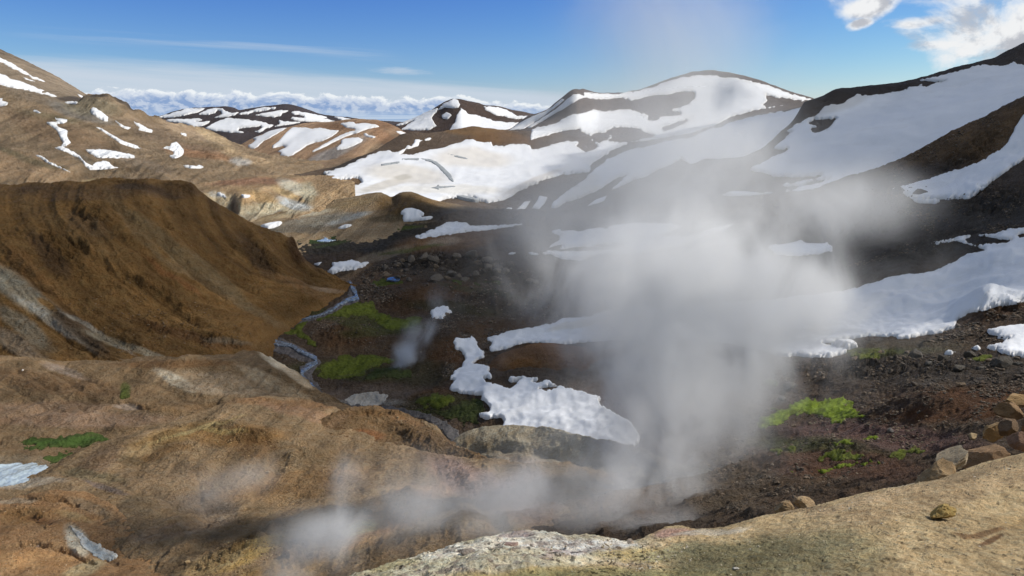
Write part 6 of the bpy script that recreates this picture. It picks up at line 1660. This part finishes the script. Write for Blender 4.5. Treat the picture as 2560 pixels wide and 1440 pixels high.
gravel('loose_stones', S_dome, [([(760, 1060), (1000, 1040), (1180, 1130), (960, 1150), (780, 1130)], 500, 2, 8)],
       1, [(0.22, 0.15, 0.09), (0.30, 0.23, 0.14), (0.17, 0.12, 0.08)], M_rock)
gravel('loose_stones', S_orange, [([(0, 1270), (250, 1280), (200, 1360), (150, 1440), (0, 1440)], 450, 2, 7)],
       1, [(0.42, 0.27, 0.15), (0.34, 0.20, 0.10), (0.50, 0.36, 0.22)], M_rock)
gravel('pebbles', S_fore, [([(1450, 1350), (1700, 1340), (1750, 1400), (1600, 1430), (1450, 1400)], 350, 3, 10),
                           ([(900, 1440), (1200, 1365), (1550, 1365), (1500, 1430), (1200, 1440)], 220, 3, 9),
                           ([(1700, 1350), (2560, 1250), (2560, 1440), (1700, 1440)], 420, 2, 7), ([(1850, 1310), (2200, 1230), (2560, 1140), (2560, 1190), (2200, 1270)], 160, 3, 9)],
       2, [(0.50, 0.42, 0.28), (0.36, 0.30, 0.20), (0.60, 0.55, 0.45)], M_rock_near)


# hand-shaped stones near the camera
def hand_rock(name, S, px, py, wpx, sq, label, col, seed, rough=0.3, rot=(0, 0, 0), lift=0.0, cuts=7, mat=None, cat='rock', group=None, Y=None, blobs2=None):
    r = np.random.default_rng(seed)
    V, Fc = ICO[4]
    V = V.copy()
    for _ in range(cuts):
        nn = r.normal(size=3)
        nn /= np.linalg.norm(nn)
        d = r.uniform(0.45, 0.8)
        V -= np.maximum(0, V @ nn - d)[:, None] * nn[None, :] * 0.97
    V *= (1 + rough * fbm(V[:, 0] * 1.6 + seed, V[:, 1] * 1.6, V[:, 2] * 1.6, 6, seed, gain=0.62) + 0.10 * fbm(V[:, 0] * 4 + seed, V[:, 1] * 4, V[:, 2] * 4, 4, seed + 1, ridged=True))[:, None]
    p = find(S, px, py) if Y is None else np.array(at0(px, py, Y))
    s = wpx / F * p[1] * 0.5
    V = V * np.array(sq) * s
    o = mesh_obj(name, V, Fc, mat or M_rock_near, np.tile(col, (len(V), 1)) * (1 + 0.6 * fbm(V[:, 0] / s * 2, V[:, 1] / s * 2, V[:, 2] / s * 3, 5, seed, gain=0.65))[:, None], smooth=False)
    o.rotation_euler = rot
    o.location = (p[0], p[1], p[2] + lift * s)
    tag(o, label, cat, group)
    return o


def at0(px, py, Y):
    u, v = uv_of(px, py)
    return (u * Y, Y, v * Y)


hand_rock('rock', S_fore, 2352, 1296, 80, (1.0, 0.66, 0.66), 'rough ochre rock lying alone on the smooth tan slope', (0.40, 0.29, 0.11), 21, rough=0.38, rot=(0.05, 0.12, 0.3), lift=0.42, cuts=9)
hand_rock('rock', S_fore, 1577, 1361, 22, (0.85, 0.8, 1.0), 'small pale cone shaped stone on the edge of the white crust', (0.62, 0.52, 0.42), 22, rough=0.2, lift=0.6, cuts=9)
hand_rock('rock', S_fore, 1546, 1372, 20, (1.0, 0.8, 0.5), 'tiny dark stone left of the pale cone shaped one', (0.22, 0.18, 0.14), 23, rough=0.3, lift=0.2)
hand_rock('rock', S_fore, 1170, 1385, 34, (1.2, 0.8, 0.5), 'dark grey lump in the middle of the white sulphur crust', (0.25, 0.22, 0.19), 24, rough=0.35, lift=0.3)
hand_rock('rock', S_fore, 1280, 1366, 36, (1.2, 0.8, 0.45), 'brownish crust lump near the top of the white rim', (0.36, 0.26, 0.22), 25, rough=0.35, lift=0.2)
hand_rock('rock', S_fore, 2545, 1425, 14, (1.2, 0.8, 0.5), 'small white stone in the lower right corner', (0.5, 0.42, 0.3), 26, lift=0.3)
hand_rock('rock', S_fore, 1840, 1424, 18, (1.3, 0.8, 0.4), 'small whitish stone low on the green tinted ground', (0.62, 0.58, 0.5), 27, lift=0.3)
# two pointed rocks sticking up behind the rim, and the outcrop at the right
TR = (0.30, 0.215, 0.125)
hand_rock('rock', None, 1962, 1268, 70, (0.95, 0.7, 0.80), 'left one of two pointed tan rocks behind the near rim', TR, 31, rough=0.16, Y=12.5, rot=(0, 0.35, 0.2), cuts=6)
hand_rock('rock', None, 2012, 1264, 72, (1.0, 0.7, 0.66), 'right one of two pointed tan rocks behind the near rim', (0.34, 0.25, 0.15), 32, rough=0.16, Y=12.6, rot=(0, 0.45, 0.5), cuts=6)
g = 'outcrop of big rocks behind the rim at the right'
for i, (x, y, w, sq, Y, c, lab, rot) in enumerate([
        (2350, 1190, 170, (1.0, 0.7, 0.50), 13.0, (0.33, 0.25, 0.15), 'low broad tan rock at the left end of the right outcrop', (0, -0.42, 0.1)),
        (2385, 1145, 130, (1.1, 0.7, 0.38), 14.0, (0.38, 0.34, 0.26), 'pale slanting slab in the middle of the right outcrop', (0, -0.5, 0.2)),
        (2460, 1150, 170, (1.0, 0.8, 0.60), 14.5, (0.27, 0.19, 0.12), 'brown sloping block behind the pale slab of the right outcrop', (0, -0.3, 0)),
        (2432, 1092, 34, (1.0, 0.8, 0.8), 16.0, (0.44, 0.36, 0.23), 'small pale pointed rock standing on the right outcrop', (0, 0, 0.4)),
        (2482, 1080, 80, (0.9, 0.7, 1.1), 16.0, (0.36, 0.26, 0.14), 'steep yellowish rock face leaning on the right outcrop', (0, 0.5, 0)),
        (2520, 1070, 80, (1.0, 0.8, 0.8), 15.5, (0.17, 0.125, 0.085), 'dark blocky rock in the middle of the right outcrop', (0, 0.1, 0.5)),
        (2525, 1028, 80, (1.1, 0.8, 0.7), 17.5, (0.24, 0.17, 0.10), 'brown rock just under the top of the right outcrop', (0, -0.1, 0.2)),
        (2550, 1000, 90, (1.1, 0.8, 0.5), 18.0, (0.38, 0.27, 0.14), 'flat yellow brown rock crowning the right outcrop', (0, 0.05, 0)),
        (2575, 1062, 80, (0.9, 0.8, 0.9), 15.0, (0.22, 0.16, 0.11), 'rounded brown rock at the picture edge of the outcrop', (0, 0, 0.8)),
        (2560, 1110, 110, (1.0, 0.8, 0.75), 13.8, (0.26, 0.17, 0.12), 'reddish pitted rock lowest at the picture edge of the outcrop', (0.2, 0.1, 0.3)),
        (2640, 1080, 160, (1.0, 0.9, 1.2), 17.0, (0.24, 0.17, 0.11), 'large rock mostly outside the frame behind the outcrop', (0, 0, 0))]):
    hand_rock('rock', None, x, y, w, sq, lab, (c[0] * 0.9, c[1] * 0.84, c[2] * 0.78), 40 + i, rough=0.2, Y=Y, rot=rot, group=g, cuts=22)

# ------------------------------------------------------------------ steam
def at(px, py, Y):
    u, v = uv_of(px, py)
    return Vector((u * Y, Y, v * Y))


def steam(label, puffs, dens, nscale, name='steam_plume', group=None, kind=None, step=0.35, voxel=1.0, lo=0.50, hi=0.80, core=0.26, col=(1.0, 1.0, 1.0), cat='steam', seed=0.0, depth=0.8, sharp=0.5):
    """puffs: (px, py, distance, half-width px, half-height px, weight) soft ellipsoids; the density is broken up by noise"""
    E = []
    for p in puffs:
        px, py, Y, rx, ry, w = p[:6]
        c = at(px, py, Y)
        k = Y / F
        ax, az = rx * k, ry * k
        ay = p[6] * k if len(p) > 6 else min(ax, az) * depth + 0.35 * abs(ax - az) * 0.5
        E.append((c, ax, ay, az, w))
    base = E[0][0]
    # closed domain around the puffs
    import bmesh
    bm = bmesh.new()
    for (c, ax, ay, az, w) in E:
        r = bmesh.ops.create_icosphere(bm, subdivisions=3, radius=1.0)
        for v in r['verts']:
            v.co = Vector((v.co.x * ax * 1.12, v.co.y * ay * 1.12, v.co.z * az * 1.12)) + c - base
    me = bpy.data.meshes.new(name)
    bm.to_mesh(me)
    bm.free()
    tmp = bpy.data.objects.new(name, me)
    COL.objects.link(tmp)
    md = tmp.modifiers.new('r', 'REMESH')
    md.mode = 'VOXEL'
    md.voxel_size = voxel
    dg = bpy.context.evaluated_depsgraph_get()
    me2 = bpy.data.meshes.new_from_object(tmp.evaluated_get(dg))
    bpy.data.objects.remove(tmp)
    bpy.data.meshes.remove(me)
    me2.name = name
    o = bpy.data.objects.new(name, me2)
    COL.objects.link(o)
    o.location = base
    m = bpy.data.materials.new(name)
    m.use_nodes = True
    N = NT(m.node_tree)
    out = N.node('ShaderNodeOutputMaterial')
    vol = N.node('ShaderNodeVolumePrincipled')
    N.link(vol.outputs[0], out.inputs['Volume'])
    vol.inputs['Color'].default_value = (*col, 1)
    vol.inputs['Anisotropy'].default_value = 0.0
    tc = N.node('ShaderNodeTexCoord')
    P = tc.outputs['Object']
    S = None
    # gentle warp so the puffs lose their round outline
    wn = N.node('ShaderNodeTexNoise')
    N.link(P, wn.inputs['Vector'])
    wn.inputs['Scale'].default_value = nscale * 0.4
    wn.inputs['Detail'].default_value = 3
    amp = min(e[1] for e in E[:3]) * 0.6
    wv = N.node('ShaderNodeVectorMath', operation='MULTIPLY_ADD')
    N.link(wn.outputs['Color'], wv.inputs[0])
    wv.inputs[1].default_value = (amp, amp, amp)
    wv.inputs[2].default_value = (-amp / 2, -amp / 2, -amp / 2)
    pw = N.node('ShaderNodeVectorMath', operation='ADD')
    N.link(P, pw.inputs[0])
    N.link(wv.outputs[0], pw.inputs[1])
    for (c, ax, ay, az, w) in E:
        d = c - base
        a = N.node('ShaderNodeVectorMath', operation='MULTIPLY_ADD')
        N.link(pw.outputs[0], a.inputs[0])
        s = (1 / ax, 1 / ay, 1 / az)
        a.inputs[1].default_value = s
        a.inputs[2].default_value = (-d.x * s[0], -d.y * s[1], -d.z * s[2])
        q = N.node('ShaderNodeVectorMath', operation='DOT_PRODUCT')
        N.link(a.outputs[0], q.inputs[0])
        N.link(a.outputs[0], q.inputs[1])
        t = N.math('MAXIMUM', N.math('SUBTRACT', 1.0, q.outputs['Value']), 0.0)
        t = N.math('MULTIPLY', N.math('MULTIPLY', t, t), w)
        S = t if S is None else N.math('ADD', S, t)
    st = N.node('ShaderNodeVectorMath', operation='MULTIPLY')
    N.link(pw.outputs[0], st.inputs[0])
    st.inputs[1].default_value = (1.0, 1.0, 0.75)
    of = N.node('ShaderNodeVectorMath', operation='ADD')
    N.link(st.outputs[0], of.inputs[0])
    of.inputs[1].default_value = (seed, seed * 1.7, seed * 0.6)
    n = N.noise(of.outputs[0], nscale, 7, 0.66, 0.6)
    g = N.sstep(N.math('ADD', n, N.math('MULTIPLY', N.math('MINIMUM', S, 1.0), core)), lo, hi)
    D = N.math('MULTIPLY', N.math('MULTIPLY', N.math('MINIMUM', S, 1.4), g), dens)
    N.link(D, vol.inputs['Density'])
    m.cycles.volume_step_rate = step
    me2.materials.clear()
    me2.materials.append(m)
    tag(o, label, cat, group, kind)
    return o


steam('tall dense white steam plume rising in the middle from behind the near rim', [
    (1640, 1090, 43, 300, 240, 1.0), (1600, 1220, 34, 300, 170, 0.8), (1640, 1310, 27, 200, 100, 0.8), (1700, 940, 45, 330, 230, 1.1), (1800, 790, 48, 400, 230, 1.3), (1680, 680, 48, 420, 210, 0.8),
    (2000, 760, 48, 330, 170, 0.6), (1540, 860, 46, 250, 200, 0.6), (1430, 690, 47, 360, 220, 0.5), (1800, 570, 50, 460, 190, 0.5), (1420, 1190, 40, 300, 200, 0.5), (1850, 1010, 45, 260, 240, 0.45),
    (2160, 500, 51, 260, 100, 0.4), (2180, 690, 49, 260, 110, 0.22), (1760, 720, 48, 820, 450, 0.35), (1640, 1120, 37, 620, 340, 0.32)],
    0.50, 0.26, voxel=1.1, step=0.22, lo=0.50, hi=0.86)
steam('thin grey veil of steam drifting up over the highest mountain', [
    (1600, 430, 54, 460, 270, 0.85), (1670, 200, 58, 430, 270, 0.55), (1700, -20, 62, 450, 280, 0.42), (1340, 570, 52, 300, 160, 0.8), (2140, 510, 52, 320, 130, 1.1), (1850, 430, 56, 380, 230, 0.7)],
    0.20, 0.085, voxel=1.4, step=0.35, lo=0.38, hi=0.80)
steam('low wide bank of thin steam drifting across the hollow beside the plume', [
    (1150, 1250, 38, 280, 150, 0.7), (1330, 1240, 38, 260, 170, 0.8), (1010, 1310, 32, 220, 120, 0.7), (1230, 1320, 28, 250, 100, 0.9), (1450, 1300, 30, 240, 120, 0.9), (900, 1190, 42, 120, 130, 0.5), (1580, 1320, 28, 150, 80, 0.7), (1220, 1250, 34, 560, 220, 0.40)],
    0.36, 0.24, voxel=0.7, step=0.25, seed=5.0, lo=0.44)
steam('small puffing steam cloud at the lower left of the pale rim', [
    (800, 1350, 28, 210, 130, 0.9), (740, 1440, 26, 130, 90, 0.7), (850, 1300, 29, 120, 110, 0.5), (875, 1200, 31, 85, 120, 0.4)],
    0.8, 0.45, voxel=0.35, step=0.3, seed=9.0, lo=0.44)
steam('slim bluish steam wisp rising beside the green moss in the valley', [
    (1000, 945, 138, 45, 50, 1.0), (1020, 890, 138, 60, 65, 0.9), (1055, 830, 138, 75, 65, 0.5), (1100, 760, 140, 80, 80, 0.22)],
    0.6, 0.2, voxel=0.6, seed=3.0, lo=0.44, col=(0.9, 0.93, 0.97))
steam('faint steam patch over the brown hollow at the left', [
    (560, 1200, 60, 190, 110, 0.8), (500, 1260, 57, 120, 70, 0.6), (650, 1180, 60, 120, 90, 0.5)],
    0.13, 0.2, voxel=0.6, seed=13.0)

# ------------------------------------------------------------------ a broad flat cloud overhead, outside the frame: it shades the valley
def overhead_cloud(name, ground, alt, thick, seed, clear=0.5):
    zref = -40.0
    t = (alt - zref) / SUN.z
    off = np.array([SUN.x * t, SUN.y * t])
    P = np.array(ground)
    x0, y0 = P.min(0) - 40
    x1, y1 = P.max(0) + 40
    nx, ny = 150, 150
    X, Y = np.meshgrid(np.linspace(x0, x1, nx), np.linspace(y0, y1, ny))
    s = sdf(X, Y, [tuple(p) for p in ground])
    sm = np.clip(np.hypot(X, Y) / 500, 0.12, 1)
    s = s + 26 * sm * fbm(X / 90, Y / 90, X * 0, 4, seed)
    h = np.sqrt(np.clip(s / 60, 0, 1))
    zt = alt + thick * h * (0.8 + 0.5 * fbm(X / 60, Y / 60, X * 0, 5, seed + 1))
    zb = alt - 0.25 * thick * h * (0.8 + 0.5 * fbm(X / 50, Y / 50, X * 0 + 4, 5, seed + 2))
    ok = (s > 0)
    q = ok[:-1, :-1] & ok[1:, :-1] & ok[:-1, 1:] & ok[1:, 1:]
    i = np.arange(nx * ny).reshape(ny, nx)
    fc = np.stack([i[:-1, :-1], i[:-1, 1:], i[1:, 1:], i[1:, :-1]], -1)[q]
    Vt = np.stack([X + off[0], Y + off[1], zt], -1).reshape(-1, 3)
    Vb = np.stack([X + off[0], Y + off[1], zb], -1).reshape(-1, 3)
    Fa = np.concatenate([fc, fc[:, ::-1] + nx * ny])
    V = np.concatenate([Vt, Vb])
    us = np.unique(Fa)
    rm_ = np.full(len(V), -1)
    rm_[us] = np.arange(len(us))
    m = bpy.data.materials.new(name)
    m.use_nodes = True
    N = NT(m.node_tree)
    out = N.node('ShaderNodeOutputMaterial')
    df = N.node('ShaderNodeBsdfDiffuse')
    df.inputs[0].default_value = (0.9, 0.9, 0.9, 1)
    tl = N.node('ShaderNodeBsdfTranslucent')
    tl.inputs[0].default_value = (0.9, 0.9, 0.9, 1)
    tr = N.node('ShaderNodeBsdfTransparent')
    a = N.node('ShaderNodeMixShader')
    a.inputs[0].default_value = 0.5
    N.link(df.outputs[0], a.inputs[1])
    N.link(tl.outputs[0], a.inputs[2])
    b = N.node('ShaderNodeMixShader')
    g_ = N.node('ShaderNodeNewGeometry')
    nn = N.noise(g_.outputs['Position'], 0.012, 4, 0.55)
    N.link(N.sstep(nn, 0.3, 0.7, clear + 0.1, clear - 0.1), b.inputs[0])
    N.link(a.outputs[0], b.inputs[1])
    N.link(tr.outputs[0], b.inputs[2])
    N.link(b.outputs[0], out.inputs[0])
    o = mesh_obj(name, V[us], rm_[Fa], m)
    tag(o, kind='structure')
    return o


overhead_cloud('clouds', [(-30, 108), (10, 100), (35, 80), (60, 62), (120, 45), (700, 60), (900, 600), (900, 1000), (330, 990), (180, 960), (110, 800), (60, 700), (22, 430), (0, 360), (-60, 350), (-60, 262), (-40, 200)],
               700.0, 60.0, 5, clear=0.41)
overhead_cloud('clouds', [(-420, 125), (-60, 126), (-30, 108), (-40, 200), (-60, 262), (-420, 262)], 740.0, 40.0, 6, clear=0.62)
